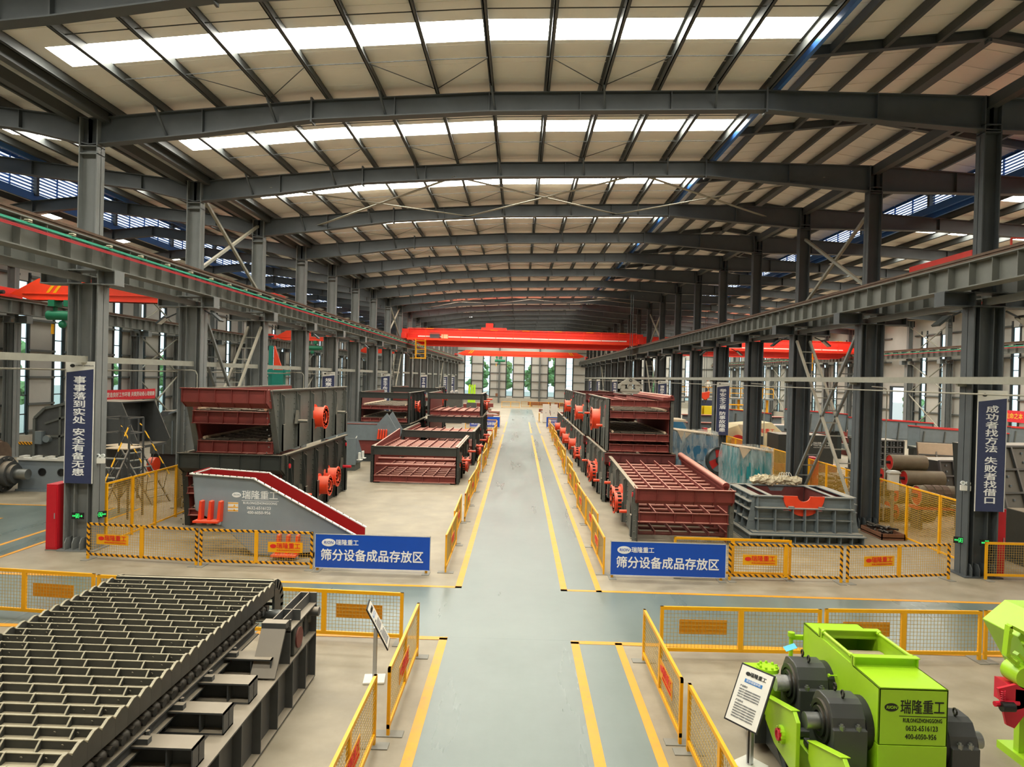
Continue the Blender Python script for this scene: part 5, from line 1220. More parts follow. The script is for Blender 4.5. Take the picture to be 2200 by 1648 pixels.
# ================================================================== overhead cranes
def single_girder(name, label, x0, x1, y, zb_, zt, rail, stripes_=True, hoist=None, m_='crane_orange'):
    t = thing('bridge_crane', label, 'crane', (0, y, 0), 0, 'overhead cranes')
    b = MB(); a = 1.7
    b.prism([(x0+.25, zb_+.3), (x0+a, zt), (x1-a, zt), (x1-.25, zb_+.3), (x1-a+.4, zb_), (x0+a-.4, zb_)], 'y', -.22, .22)
    b.box(x0+a-.3, x1-a+.3, -.3, .3, zb_, zb_+.05); b.box(x0+.9, x1-.9, -.27, -.22, zb_+.3, zb_+.34)
    g = b.build('girder', m_, t, bevel=.01)
    for x in (x0, x1):
        b = MB(); b.box(x-.18, x+.18, -.8, .8, rail+.12, rail+.6); b.build('end_truck', 'crane_red', t, bevel=.01)
        b = MB(); b.cyl((x-.05, -.6, rail+.2), (x+.05, -.6, rail+.2), .17, 14); b.cyl((x-.05, .6, rail+.2), (x+.05, .6, rail+.2), .17, 14); b.cyl((x-.1, -.9, rail+.3), (x+.45, -.9, rail+.3), .1, 10); b.build('drive_wheels', 'frame_dark', t)
    if stripes_:
        b = MB()
        for s, xx in ((1, x0+2.1), (-1, x1-2.1)):
            for k in range(2):
                q = xx+s*.35*k; b.prism([(q, zb_+.38), (q+s*.16, zb_+.38), (q+s*.66, zt-.02), (q+s*.5, zt-.02)], 'y', -.23, -.22)
        b.build('warning_stripes', 'yellow', g)
    if hoist:
        hx = hoist; h = MB(); h.cyl((hx-.75, -.1, zb_-.75), (hx+.75, -.1, zb_-.75), .24, 16); h.cyl((hx+.75, -.1, zb_-.75), (hx+1.05, -.1, zb_-.75), .2, 14)
        for q in (-.45, .35): h.box(hx+q-.16, hx+q+.16, -.35, .3, zb_-.3, zb_+.02); h.box(hx+q-.05, hx+q+.05, -.1, .1, zb_-.6, zb_-.3)
        h.sphere((hx-.0, -.1, zb_-1.2), .2, 12, 8, (1, .8, 1)); ho = h.build('hoist', 'green_hoist', t, smooth=True)
        h = MB(); h.cyl((hx, -.1, zb_-1.2), (hx, -.1, zb_-.9), .015, 6); h.box(hx-.55, hx-.45, -.15, -.05, zb_-1.7, zb_-1.2); h.build('hook_and_pendant', 'yellow', ho)
    return t
single_girder('c', 'red single-girder crane with green hoist in the left side bay, nearest on the left', -26.3, -12.5, 35.5, 8.2, 9.3, 8.2, hoist=-23.4)
single_girder('c', 'second red single-girder crane in the left side bay', -26.3, -12.5, 73.7, 8.2, 9.3, 8.2, hoist=-22)
single_girder('c', 'farthest red single-girder crane in the left side bay', -26.3, -12.5, 112, 8.2, 9.3, 8.2)
single_girder('c', 'orange single-girder crane with yellow stripes before the far end windows', -11.05, 11.3, 120, 8.45, 9.4, 8.15, hoist=-3.6)
def double_girder(label, x0, x1, y, zb_, zt, rail, trolley=None, cage=None, walkway=True):
    t = thing('bridge_crane', label, 'crane', (0, y, 0), 0, 'overhead cranes')
    for yy in (0, 2.2):
        b = MB(); b.prism([(x0+.3, rail+.25), (x0+.3, zt), (x1-.3, zt), (x1-.3, rail+.25), (x1-1.6, zb_), (x0+1.6, zb_)], 'y', yy-.22, yy+.22); b.box(x0+.4, x1-.4, yy-.28, yy+.28, zt, zt+.04); b.build('girder', 'crane_red', t, bevel=.01)
    for x in (x0, x1):
        b = MB(); b.box(x-.22, x+.22, -1.4, 3.6, rail+.13, rail+.62); b.box(x-.3, x+.3, -.5, 2.7, rail+.62, zt+.0); b.build('end_truck', 'crane_red', t)
        b = MB()
        for q in (-1.0, .0, 2.2, 3.2): b.cyl((x-.06, q, rail+.25), (x+.06, q, rail+.25), .2, 14)
        b.build('wheels', 'frame_dark', t)
    if walkway:
        zw = zb_+(zt-zb_)*.36; b = MB(); b.box(x0+.3, x1-.3, -1.1, -.22, zw-.04, zw); b.box(x0+.3, x1-.3, -1.12, -1.08, zw-.12, zw+.08); b.build('walkway', 'crane_orange', t)
        b = MB(); n = int((x1-x0)/1.7)
        for k in range(n+1): x = x0+.4+(x1-x0-.8)*k/n; b.box(x-.02, x+.02, -1.11, -1.07, zw, zw+1.0)
        for dz in (.5, 1.0): b.box(x0+.4, x1-.4, -1.11, -1.07, zw+dz-.02, zw+dz+.02)
        b.build('railing', 'crane_orange', t)
        b = MB(); b.box(x0+1.2, x1-1.2, -.245, -.225, zw+.22, zw+.34); b.build('cable_tray', 'off_white', t)
        b = MB(); b.box(x0+2.4, x0+3.3, -.7, -.25, zw+.02, zw+.6); b.build('grey_control_box', 'beam', t); b = MB(); b.box(x0+3.5, x0+4.1, -.7, -.25, zw+.0, zw+.48); b.build('cream_control_box', 'cream', t)
        b = MB()
        for k in range(7): x = x0+2+(x1-x0-4)*k/6; b.box(x, x+.7, -.29, -.2, zt+.04, zt+.07)
        b.build('yellow_edge_marks', 'yellow', t)
    if trolley is not None:
        b = MB(); b.box(trolley-1.2, trolley+1.2, -.2, 2.4, zt+.06, zt+.3); b.box(trolley-.8, trolley-.1, .2, 1.2, zt+.3, zt+.75); o = b.build('trolley', 'crane_red', t)
        b = MB(); b.box(trolley+.1, trolley+.85, .0, 1.0, zt+.3, zt+.8); b.build('winch_housing', 'frame_dark', o)
    if cage is not None:
        b = MB(); x = cage
        for q in (0, .9):
            for yy in (-1.3, -.7): b.box(x+q-.03, x+q+.03, yy-.03, yy+.03, zb_-1.3, zb_+.5)
        for k in range(5): b.box(x, x+.9, -1.33, -1.27, zb_-1.3+.4*k, zb_-1.25+.4*k)
        b.box(x-.5, x+.95, -1.35, -.65, zb_-1.35, zb_-1.3); b.build('ladder_cage', 'yellow', t)
    return t
double_girder('large red double-girder crane with railing spanning the middle bay', -11.05, 11.3, 67, 7.8, 9.3, 8.2, trolley=-2.6, cage=-9.9)
double_girder('large red double-girder crane in the right side bay behind the columns', 13.1, 36.3, 76.7, 7.85, 9.7, 8.35, cage=30.5)
double_girder('red crane at the right picture edge, only its end beside the nearest right column', 13.1, 36.3, 20.6, 7.7, 8.9, 8.0)
# ================================================================== left side bay
t = thing('impact_crusher', 'big dark impact crusher housing with an open hood behind the nearest left column', 'crusher', (-17.2, 27.4, 0))
b = MB(); pf = [(-1.9, .35), (-1.9, 2.8), (-1.5, 3.2), (-.3, 3.5), (.9, 3.5), (.9, .35)]
b.prism(pf, 'y', 0, 2.6); b.build('housing', 'steel_dark', t)
b = MB()
for p, q in zip(pf, pf[1:]+[pf[0]]): b.bar((p[0], -.04, p[1]), (q[0], -.04, q[1]), .1, .12, up=(0, 1, 0))
for p, q in (((-.9, .35), (-.9, 3.3)), ((.2, .35), (.2, 3.5)), ((-1.9, 1.3), (.9, 1.3)), ((-1.9, 2.1), (-.9, 2.1)), ((-1.5, 2.6), (.2, 3.2)), ((-.9, 2.1), (.9, 2.9))): b.bar((p[0], -.04, p[1]), (q[0], -.04, q[1]), .08, .05, up=(0, 1, 0))
b.build('ribs', 'screen_grey', t)
b = MB(); b.prism([(.9, 1.7), (.9, 3.5), (1.5, 3.5), (2.2, 1.9), (2.0, 1.7)], 'y', 0, .05); b.prism([(.9, 1.7), (.9, 3.5), (1.5, 3.5), (2.2, 1.9), (2.0, 1.7)], 'y', 2.5, 2.55); b.bar((1.5, 1.25, 3.5), (2.2, 1.25, 1.9), 2.5, .05, up=(1, 0, .4)) if False else None; b.bar((.9, 1.27, 3.5), (1.5, 1.27, 3.5), 2.5, .05); b.bar((.9, 1.27, 1.7), (2.05, 1.27, 1.7), 2.5, .1); b.build('open_hood', 'steel_dark', t)
b = MB(); b.box(-2, 1.1, -.1, 2.7, .2, .35); b.box(-1.8, -1.4, .1, 2.4, 0, .2); b.box(.4, .8, .1, 2.4, 0, .2); b.build('base_frame', 'frame_dark', t)
b = MB(); b.cyl((-1.35, -.2, 2.0), (-1.35, 0, 2.0), .14, 14); b.box(-1.75, -1.5, -.25, 0, 1.8, 2.3); b.build('side_bearing', 'jaw_grey', t)
t = thing('roll_shaft', 'grey roll with a stepped shaft end lying at the left picture edge', 'roller', (-20.6, 26.4, .72))
b = MB(); b.cyl((-2, 0, 0), (.9, 0, 0), .55, 28); b.build('roll_body', 'chute_grey', t, smooth=True)
b = MB(); b.cyl((.9, 0, 0), (1.1, 0, 0), .68, 28); b.cyl((1.1, 0, 0), (1.35, 0, 0), .48, 24); b.cyl((1.35, 0, 0), (1.5, 0, 0), .36, 24)
for k in range(14): a = 2*PI*k/14; b.cyl((1.1, .58*math.cos(a), .58*math.sin(a)), (1.15, .58*math.cos(a), .58*math.sin(a)), .05, 6)
b.build('flange', 'steel_dark', t, smooth=True)
b = MB(); b.cyl((1.5, 0, 0), (1.95, 0, 0), .2, 18); b.build('shaft_end', 'shaft', t, smooth=True)
b = MB(); b.prism([(-.5, -.72), (.5, -.72), (.3, -.45), (-.3, -.45)], 'x', -1.5, -1.2); b.prism([(-.5, -.72), (.5, -.72), (.3, -.45), (-.3, -.45)], 'x', .5, .8); b.build('cradle', 'frame_dark', t)
t = thing('bearing_beam', 'pale grey machine side beam with two round holes beside the left roll', 'machine part', (-18.2, 27.0, 0))
b = MB(); b.prism([(-1.2, 0), (1.3, 0), (1.3, .35), (.7, 1.2), (-1.2, 1.2)], 'y', -.1, .1); b.box(-1.2, 1.35, -.25, .25, 0, .08); b.build('side_plate', 'chute_grey', t)
for x in (-.25, .5): b = MB(); b.ring((x, -.13, .75), (x, .13, .75), .15, .1, 18); b.cyl((x, -.105, .75), (x, .105, .75), .1, 16); b.build('bore', 'black', t)
b = MB(); b.box(-1.2, .7, -.2, .2, 1.2, 1.28)
for k in range(4): b.box(-1.1+.5*k, -.95+.5*k, -.2, .2, 1.28, 1.36)
b.build('clamp_strip', 'off_white', t)
t = thing('dark_roller', 'ribbed dark roller leaning at the left picture edge above the grey roll', 'roller', (-21.6, 28.6, 0))
b = MB()
for k in range(4): b.ring((-1.2+.35*k, 0, 1.15), (-.95+.35*k, 0, 1.15), .62, .5, 24)
b.cyl((-1.3, 0, 1.15), (.3, 0, 1.15), .55, 24); b.build('roller_body', 'cloth_brown', t, smooth=True)
b = MB(); b.box(-1.4, .2, -.5, .5, 0, .62); b.build('stand', 'frame_dark', t)
b = MB(); b.box(-22.5, -18.5, 31.2, 31.3, .0, 1.3); o = b.build('partition_panel', 'screen_grey'); tag(o, 'low dark partition with a black and yellow striped top edge at the left', 'partition')
c = MB(); c.box(-22.5, -18.5, 31.18, 31.32, 1.3, 1.42); c.build('striped_edge', 'hazard', o)
def platform_ladder(label, loc, rz, H=2.25):
    t = thing('platform_ladder', label, 'ladder', loc, rz, 'steel platform ladders')
    w_ = .42; run = 1.5
    for s in (-1, 1):
        b = MB(); b.bar((s*w_, 0, 0), (s*w_, run, H), .05, .05); b.build('stile', 'steel_dark', t)
        b = MB(); b.bar((s*w_, run, 0), (s*w_, run, H+1.0), .05, .05); b.bar((s*w_, run+.75, 0), (s*w_, run+.7, H+1.0), .05, .05); b.build('leg', 'steel_dark', t)
        b = MB(); b.tube([(s*w_*1.1, .1, 1.0), (s*w_*1.1, run-.1, H+.75), (s*w_*1.1, run+.02, H+.82)], .022, 8); b.build('handrail', 'hazard_pole', t)
        for p, q, th in (((w_, .3, .45), (w_*1.1, .18, 1.1), .02), ((w_, .9, 1.35), (w_*1.1, .75, 1.95), .02), ((w_, run, .4), (w_, run+.72, 1.4), .025), ((w_, run+.74, .4), (w_, run, 1.4), .025), ((w_, run, H+1), (w_, run+.7, H+1), .04), ((w_, run, H+.5), (w_, run+.7, H+.5), .03)):
            b = MB(); b.bar((s*p[0], p[1], p[2]), (s*q[0], q[1], q[2]), th, th); b.build('side_brace', 'steel_dark', t)
    n = 8
    for k in range(1, n):
        b = MB(); b.box(-w_, w_, run*k/n-.09, run*k/n+.09, H*k/n-.015, H*k/n+.015); b.build('step', 'jaw_grey', t)
    b = MB(); b.box(-w_, w_, run-.05, run+.8, H, H+.03); b.build('platform', 'dusty', t)
    b = MB(); b.bar((-w_, run+.72, H+1), (w_, run+.72, H+1), .04, .04); b.bar((-w_, run+.73, H+.5), (w_, run+.73, H+.5), .03, .03); b.bar((-w_, run+.76, .5), (w_, run+.74, 1.6), .025, .025); b.build('back_rail', 'steel_dark', t)
    return t
platform_ladder('steel platform ladder with yellow and black handrails behind the tall left mesh fence', (-13.1, 20.9, 0), -.1)
platform_ladder('second steel platform ladder, side-on behind the first one', (-12.9, 25.2, 0), 1.3, 2.0)
t = thing('grey_machine', 'dark grey machine with a sloping top and a yellow beacon behind the platform ladders', 'machine', (-16.4, 33.2, 0))
b = MB(); b.prism([(-1.2, .8), (1.6, .8), (1.6, 2.9), (1.2, 3.2), (-.2, 2.7), (-1.2, 2.4)], 'y', 0, 2); b.build('housing', 'screen_grey', t)
b = MB()
for k in range(6): b.box(-1+.42*k, -.95+.42*k, -.05, 0, .8, 2.4)
b.prism([(-.2, 2.72), (1.2, 3.22), (1.2, 3.3), (-.2, 2.8)], 'y', -.3, 2.2); b.build('ribs', 'jaw_grey', t)
b = MB(); b.box(-1.2, 1.6, .1, 1.9, 0, .8); b.build('base', 'frame_dark', t)
b = MB(); b.sphere((1.0, -.25, 1.95), .2, 12, 8, (1, 1, .7)); b.build('beacon', 'yellow', t, smooth=True)
b = MB(); b.cyl((-.9, -.5, .35), (-.6, -.5, .35), .35, 18); b.build('orange_wheel', 'orange', t)
t = thing('cardboard_heap', 'brown scrap steel boxes lying behind the tall left mesh fence', 'scrap', (-13.6, 30.6, 0))
for k, (x, y, r, w_) in enumerate(((0, 0, .3, .7), (.7, .4, -.4, .6), (.2, .6, 1.0, .5))):
    b = MB(); b.T = Matrix.Translation((x, y, .32)) @ Matrix.Rotation(r, 4, 'Z') @ Matrix.Rotation(.3*k, 4, 'X'); b.box(-w_/2, w_/2, -.3, .3, -.25, .25); b.build('box', 'rusty', t)
t = thing('jib_crane', 'teal column jib with an orange triangular bracket in the left side bay', 'crane', (-19.7, 55, 0))
b = MB(); b.box(-.14, .14, -.14, .14, 0, 6.9); b.build('teal_post', 'green_teal', t)
b = MB(); b.prism([(.25, 5.0), (.95, 5.0), (.3, 6.9), (.25, 6.9)], 'y', -.08, .08); b.build('orange_bracket', 'orange', t)
b = MB(); b.box(.2, 1.1, -.3, .3, 0, 4.9); b.box(-1.2, 2, -.2, .2, 4.6, 5.0); b.build('teal_frame', 'green_teal', t)
for k, (x, y, h, m_) in enumerate(((-15.5, 60, 3.0, 'screen_grey'), (-19, 66, 2.6, 'jaw_grey'), (-16, 78, 3.2, 'steel_dark'), (-22, 84, 2.4, 'screen_grey'), (-15, 95, 2.8, 'jaw_grey'), (-22, 44, 2.2, 'steel_dark'))):
    t = thing('machine_tool', 'machine body in the left side bay, %s from the camera behind the columns' % ORD[[5, 0, 1, 2, 3, 4].index(k)] , 'machine', (x, y, 0), 0, 'machines in the left side bay')
    b = MB(); b.prism([(-1.5, .3), (1.5, .3), (1.5, h*.7), (1.0, h), (-.6, h), (-1.5, h*.55)], 'y', 0, 2.2); b.build('body', m_, t, bevel=.03)
    b = MB(); b.box(-1.6, 1.6, -.1, 2.3, 0, .3); b.build('base', 'frame_dark', t)
    b = MB(); b.box(-.8, .6, -.06, 0, .6, h*.6); b.build('door', 'oxide' if k % 2 else 'chute_grey', t)
# ================================================================== right side bay
RL = 'conveyor drums piled behind the right mesh fence'
def drum(label, loc, r, L, rz=0, m_='roller_tan', grp=RL):
    t = thing('conveyor_drum', label, 'drum', loc, rz, grp)
    b = MB(); b.cyl((0, 0, 0), (L, 0, 0), r, 20, cap=False); b.ring((0, 0, 0), (L, 0, 0), r, r*.93, 20); b.build('shell', m_, t, smooth=True)
    for q in (.03, L-.05): b = MB(); b.cyl((q, 0, 0), (q+.02, 0, 0), r*.93, 20); b.build('end_disc', 'roller_red', t)
    b = MB(); b.cyl((-.14, 0, 0), (L+.14, 0, 0), r*.2, 12); b.build('axle', 'frame_dark', t, smooth=True)
    return t
pile = [(14.05, 26.0, .31), (14.1, 26.7, .31), (13.95, 27.4, .31), (14.1, 28.1, .31), (14.2, 26.35, .9), (14.5, 27.05, .9), (14.1, 27.75, .9), (14.7, 26.7, 1.47), (14.2, 27.4, 1.47), (14.35, 27.1, 2.02)]
for k, (x, y, z) in enumerate(pile):
    drum(('red-ended drum in the %s layer of the drum pile, %s from front' % (('bottom', 'second', 'third', 'top')[int(z > .6)+int(z > 1.2)+int(z > 1.9)], ORD[(k if k < 4 else k-4 if k < 7 else k-7 if k < 9 else 0)])), (x, y, z), .3, 1.35+.1*(k % 3), .0)
t = drum('large red-ended drum with brown cloth lying over it, in front of the drum pile', (14.0, 24.6, 1.15), .36, 1.6, 0, 'roller_tan')
b = MB(); n = 10
for k in range(3):
    pts = [(.36*1.06*math.cos(a), .36*1.06*math.sin(a)) for a in [PI*1.15-PI*1.3*j/n for j in range(n+1)]]; pin_ = [(p*.97, q*.97) for p, q in pts][::-1]
    b.prism(pts+pin_, 'x', .25+.27*k, .48+.27*k)
o = b.build('brown_cloth', 'cloth_brown'); o.location = (14.0, 24.6, 1.15); tag(o, 'brown cloth strips draped over the large red-ended drum', 'cloth')
t = thing('drum_rack', 'low dark rack with red plates carrying the large drum', 'rack', (14.0, 24.6, 0))
b = MB(); b.box(-.1, 1.7, -.3, .3, .7, .79); b.build('shelf', 'roller_red', t)
for x in (0, 1.55): b = MB(); b.box(x, x+.08, -.3, .3, 0, .7); b.build('leg', 'frame_dark', t)
t0 = thing('idler_roller', 'small dark idler roller in the heap behind the laced brace', 'roller', (14.4, 31.4, .3), 0, 'idler rollers heaped behind the laced brace')
b = MB(); b.cyl((0, 0, 0), (.5, 0, 0), .09, 10); b.build('shell', 'chain_black', t0, smooth=True); b = MB(); b.cyl((-.06, 0, 0), (.56, 0, 0), .025, 8); b.build('axle', 'shaft', t0)
rr = random.Random(9)
for k in range(27): dup(t0, (13.45+.75*((k % 7) % 2)+rr.uniform(0, .06), 30.9+.21*(k % 7)+.1*((k//7) % 2), .3+.185*(k // 7)), 0, 'small dark idler roller in the heap behind the laced brace')
for k in range(18): dup(t0, (13.15+.02*(k % 3), 25.6+.2*(k % 6), .1+.185*(k//6)), 0, 'small dark idler roller stacked at the left end of the drum pile', 'idler rollers stacked beside the drum pile')
b = MB(); b.box(13.3, 15.6, 30.6, 32.8, 0, .2); tag(b.build('pallet_base', 'rusty'), 'low rusty pallet under the heap of idler rollers', 'pallet')
t = thing('chain_pallet', 'shallow rusty tray full of black chains beside the tall right mesh fence', 'tray', (11.75, 22.5, 0))
b = MB(); b.box(0, .75, 0, 1.4, .06, .09)
for x0, x1, y0, y1 in ((0, .75, 0, .03), (0, .75, 1.37, 1.4), (0, .03, 0, 1.4), (.72, .75, 0, 1.4)): b.box(x0, x1, y0, y1, .0, .2)
b.build('tray', 'rusty', t)
b = MB(); rr = random.Random(2)
for k in range(26):
    x, y = rr.uniform(.1, .65), rr.uniform(.1, 1.3); a = rr.uniform(0, PI); b.cyl((x-.14*math.cos(a), y-.14*math.sin(a), .14+.006*k), (x+.14*math.cos(a), y+.14*math.sin(a), .15+.007*k), .035, 7)
o = b.build('chain_links', 'chain_black', t, smooth=True); o['kind'] = 'stuff'
t = thing('switch_box', 'small white switch box mounted beside the second right column', 'box', (12.86, 24.2, 1.35))
b = MB(); b.box(0, .32, 0, .2, 0, .6); b.build('body', 'off_white', t, bevel=.01); b = MB(); b.prism([(-.04, .6), (.36, .6), (.3, .68), (.02, .68)], 'y', -.05, .25); b.build('rain_cap', 'off_white', t)
b = MB(); b.box(.12, .2, .06, .14, -1.35, 0); b.build('post', 'tie', t)
def grid_hopper(label, loc, rz, w_, d_, h_, lean, m_='screen_black', nx=4, nz=3):
    t = thing('hopper', label, 'hopper', loc, rz, 'dark steel hoppers in the right side bay')
    b = MB(); b.prism([(0, 0), (d_, 0), (d_+lean*.3, h_), (lean, h_)], 'x', -w_, w_); b.build('body', m_, t)
    b = MB()
    for k in range(nx+1): x = -w_+2*w_*k/nx; b.bar((x, -.03, 0), (x, lean-.03, h_), .06, .1, up=(0, -1, .2))
    for k in range(nz+1): f = k/nz; b.bar((-w_, lean*f-.03, h_*f), (w_, lean*f-.03, h_*f), .06, .1, up=(0, -1, .2))
    o = b.build('ribs', 'steel_dark', t); b = MB(); 
    for k in range(nx):
        for j in range(nz):
            for q in (.3, .7): f = (j+q)/nz; x = -w_+2*w_*(k+.5)/nx; b.box(x-.03, x+.03, lean*f-.04, lean*f, h_*f-.03, h_*f+.03)
    b.build('bolts', 'jaw_grey', o)
    b = MB(); b.box(-w_-.1, w_+.1, -.05, d_+.1, -.12 if loc[2] else 0, .0 if loc[2] else .1); b.build('base', 'frame_dark', t)
    if loc[2]:
        for x in (-w_, w_-.12): 
            for y in (0, d_-.12): b = MB(); b.box(x, x+.12, y, y+.12, -loc[2], -.12); b.build('leg', 'frame_dark', t)
    return t
grid_hopper('large dark hopper with a ribbed leaning face at the right picture edge', (15.9, 21.0, 1.2), .25, 1.5, 1.8, 2.0, .7)
grid_hopper('black bolted steel box behind the drum pile', (17.2, 33, .9), 0, .9, 1.6, 1.5, .0, nx=6, nz=5)
grid_hopper('dusty leaning grid frame beside the black bolted box', (18.9, 31.5, .8), -.35, .75, .4, 1.6, .9, 'dusty', 2, 3)
grid_hopper('dark hopper with a dusty top behind the nearest right column', (17.6, 27.2, .4), .2, 1.2, 1.6, 1.7, .35)
t = thing('red_machine', 'dark machine with an orange red panel below the right edge hopper', 'machine', (14.3, 19.6, 0))
b = MB(); b.box(0, 2.4, 0, .9, .1, 1.5); b.build('body', 'screen_black', t, bevel=.02); b = MB(); b.box(.05, .8, -.03, 0, 1.25, 1.5); b.build('red_panel', 'orange', t); b = MB(); b.box(-.1, 2.5, -.1, 1, 0, .1); b.build('base', 'frame_dark', t)
b = MB()
for k in range(3): b.box(.2+.5*k, .24+.5*k, -.12, 0, .5, .8)
b.box(.1, 1.6, -.14, 0, .46, .5); b.build('bracket', 'jaw_grey', t)
def trough(label, loc, rz, L, w_, h_, m_='jaw_grey'):
    t = thing('steel_trough', label, 'trough', loc, rz, 'steel troughs in the right side bay')
    b = MB(); b.prism([(0, 0), (L, .2), (L, h_), (0, h_*1.15)], 'y', 0, .05); b.prism([(0, 0), (L, .2), (L, h_), (0, h_*1.15)], 'y', w_, w_+.05); b.box(0, L, 0, w_, .15, .2)
    b.build('trough', m_, t)
    b = MB()
    for k in range(5): x = .1+(L-.2)*k/4; b.bar((x, -.04, .1), (x+.1, -.04, h_), .06, .08, up=(0, 1, 0))
    b.build('ribs', 'screen_grey', t)
    b = MB(); b.bar((0, .02, h_*1.15+.03), (L, .02, h_+.03), .16, .06); b.bar((0, w_, h_*1.15+.03), (L, w_, h_+.03), .16, .06); b.build('red_rim', 'roller_red', t)
    for q in (.3, L-.6): b = MB(); b.box(q, q+.3, .1, w_-.1, -loc[2], .12); b.build('support', 'frame_dark', t)
trough('grey steel trough with a red rim below the open doorway, nearer the left', (21.5, 44, 1.5), .05, 4.6, 1.6, 1.2)
trough('grey ribbed steel trough left of the right slogan banner', (22.6, 39.5, 1.35), -.12, 4.6, 1.6, 1.15)
trough('steel trough with a red rim at the right picture edge under the red banner', (28.4, 40.5, 1.5), -.15, 4.5, 1.6, 1.1)
trough('grey steel trough behind the second right column', (18.6, 47.0, 1.7), .1, 3.6, 1.6, 1.3)
trough('grey steel trough left of the second right column, seen through the laced brace', (15.0, 49.0, 1.2), .25, 3.0, 1.8, 1.6)
t = thing('black_machine', 'black machine body with a small white logo behind the laced brace', 'machine', (15.6, 38.2, 0))
b = MB(); b.prism([(-1.4, .6), (1.6, .6), (1.6, 1.7), (1.2, 2.2), (-1.4, 2.2)], 'y', 0, 1.8); o = b.build('body', 'screen_black', t, bevel=.02)
oval(o, .3, 1.7, .14, .1, -.002, 'off_white'); text('瑞隆重工', .24, 'off_white', o, (.95, -.004, 1.7)); text('RUILONGZHONGGONG', .08, 'off_white', o, (.95, -.004, 1.53))
b = MB(); b.box(-1.4, 1.8, -.05, 1.7, .2, .6); b.build('red_base', 'oxide', t); b = MB(); b.box(-1.5, 1.8, 0, 1.7, 0, .2); b.build('skid', 'frame_dark', t)
t = thing('cream_crusher', 'cream machine housing with red lettering behind the right columns', 'machine', (14.2, 43.2, 0))
b = MB(); b.prism([(-1.9, .5), (2.6, .5), (2.6, 1.5), (1.4, 2.55), (-.6, 2.35), (-1.9, 1.9)], 'y', 0, 2.4); o = b.build('housing', 'cream', t, bevel=.02)
text('瑞隆重工', .3, 'print_red', o, (1.0, -.004, 2.0), bold=.01); q = MB(); q.ring((.3, -.006, 2.0), (.3, -.001, 2.0), .14, .09, 18); q.build('logo_badge', 'print_red', o)
b = MB(); b.prism([(-.8, 2.4), (-.4, 2.4), (.1, 1.5), (-.3, 1.5)], 'y', -.5, -.45); b.build('tilted_plate', 'dusty', t)
b = MB(); b.cyl((-.7, -.3, 1.3), (-.7, -.1, 1.3), .45, 20); b.build('red_wheel', 'roller_red', t); b = MB(); b.box(-1.8, 2.5, .1, 2.3, 0, .5); b.box(.6, .85, -.3, -.1, .5, 1.7); b.box(-.4, 1.4, -.6, -.05, .5, .9); b.build('dark_base', 'frame_dark', t)
for k, (x, y, z, L) in enumerate(((14, 58, .0, 9), (14.5, 60.5, .0, 9.5), (15, 64, .0, 9))):
    t = thing('box_beam', '%s long grey box beam with red flanges lying behind the right columns' % ORD[k], 'beam', (x, y, z), 0, 'long box beams in the right side bay')
    h = .9+.5*k; b = MB(); b.box(0, L, 0, .3, .1, h); 
    for j in range(5): b.bar((.5+L*j/5, -.02, .15), (1.1+L*j/5, -.02, h-.05), .05, .1, up=(0, 1, 0))
    b.build('web', 'jaw_grey', t); b = MB(); b.box(-.1, L+.1, -.3, .6, h, h+.06); b.box(-.1, L+.1, -.3, .6, .05, .1); b.build('red_flange', 'oxide', t); b = MB(); b.box(.5, .8, -.2, .5, 0, .05); b.box(L-.8, L-.5, -.2, .5, 0, .05); b.build('packing', 'rusty', t)
tY = thing('work_platform', 'raised yellow-railed work platform behind the right columns', 'platform', (16.6, 69, 0))
b = MB(); b.box(-1.5, 8, -1.2, 1.4, 3.35, 3.5); b.build('deck', 'jaw_grey', tY)
for x in (-1.3, 1.8, 5, 7.8): b = MB(); b.box(x-.1, x+.1, -.1, .1, 0, 3.35); b.build('leg', 'yellow', tY)
b = MB()
for z in (3.95, 4.45): b.box(-1.5, 8, -1.2, -1.15, z-.03, z+.03)
for k in range(10): b.box(-1.5+1.05*k, -1.45+1.05*k, -1.2, -1.15, 3.5, 4.5)
b.build('railing', 'yellow', tY)
b = MB(); b.box(.0, 2.2, -1.3, -1.2, 1.9, 3.2); b.build('blue_board', 'navy', tY); b = MB(); b.box(3.2, 3.3, -1.5, -1.4, 0, 2.9); b.box(6.7, 6.8, -1.5, -1.4, 0, 2.9); b.box(3.2, 6.8, -1.5, -1.4, 2.8, 2.9); b.box(3.2, 6.8, -1.5, -1.4, 1.6, 1.7); b.build('lower_frame', 'yellow', tY)
for k in range(7):
    t = thing('yellow_box', '%s yellow box from the left in the row before the work platform' % ORD[k], 'box', (16.6+.85*k, 66.2-.25*(k % 2), 0), 0, 'yellow boxes before the work platform')
    b = MB(); b.box(0, .78, 0, .7, 1.4-.15*(k % 3), 2.7-.25*(k//3)); b.build('body', 'yellow_box', t, bevel=.02); b = MB(); b.box(.04, .74, .04, .66, 0, 1.4-.15*(k % 3)); b.build('stand', 'screen_grey', t)
t = thing('crane_hook', 'orange crane hook block hanging in front of the work platform', 'hook', (17.6, 66.5, 3.6))
b = MB(); b.prism([(-.45, .3), (.45, .5), (.4, -.1), (0, -.35), (-.35, -.1)], 'y', -.18, .18); b.build('block', 'orange', t, bevel=.04); b = MB(); b.cyl((-.1, 0, .4), (-.1, 0, 8.1), .02, 6); b.cyl((.1, 0, .4), (.1, 0, 8.1), .02, 6); b.build('rope', 'frame_dark', t); b = MB(); b.ring((0, -.05, -.5), (0, .05, -.5), .18, .1, 14); b.build('hook', 'frame_dark', t)
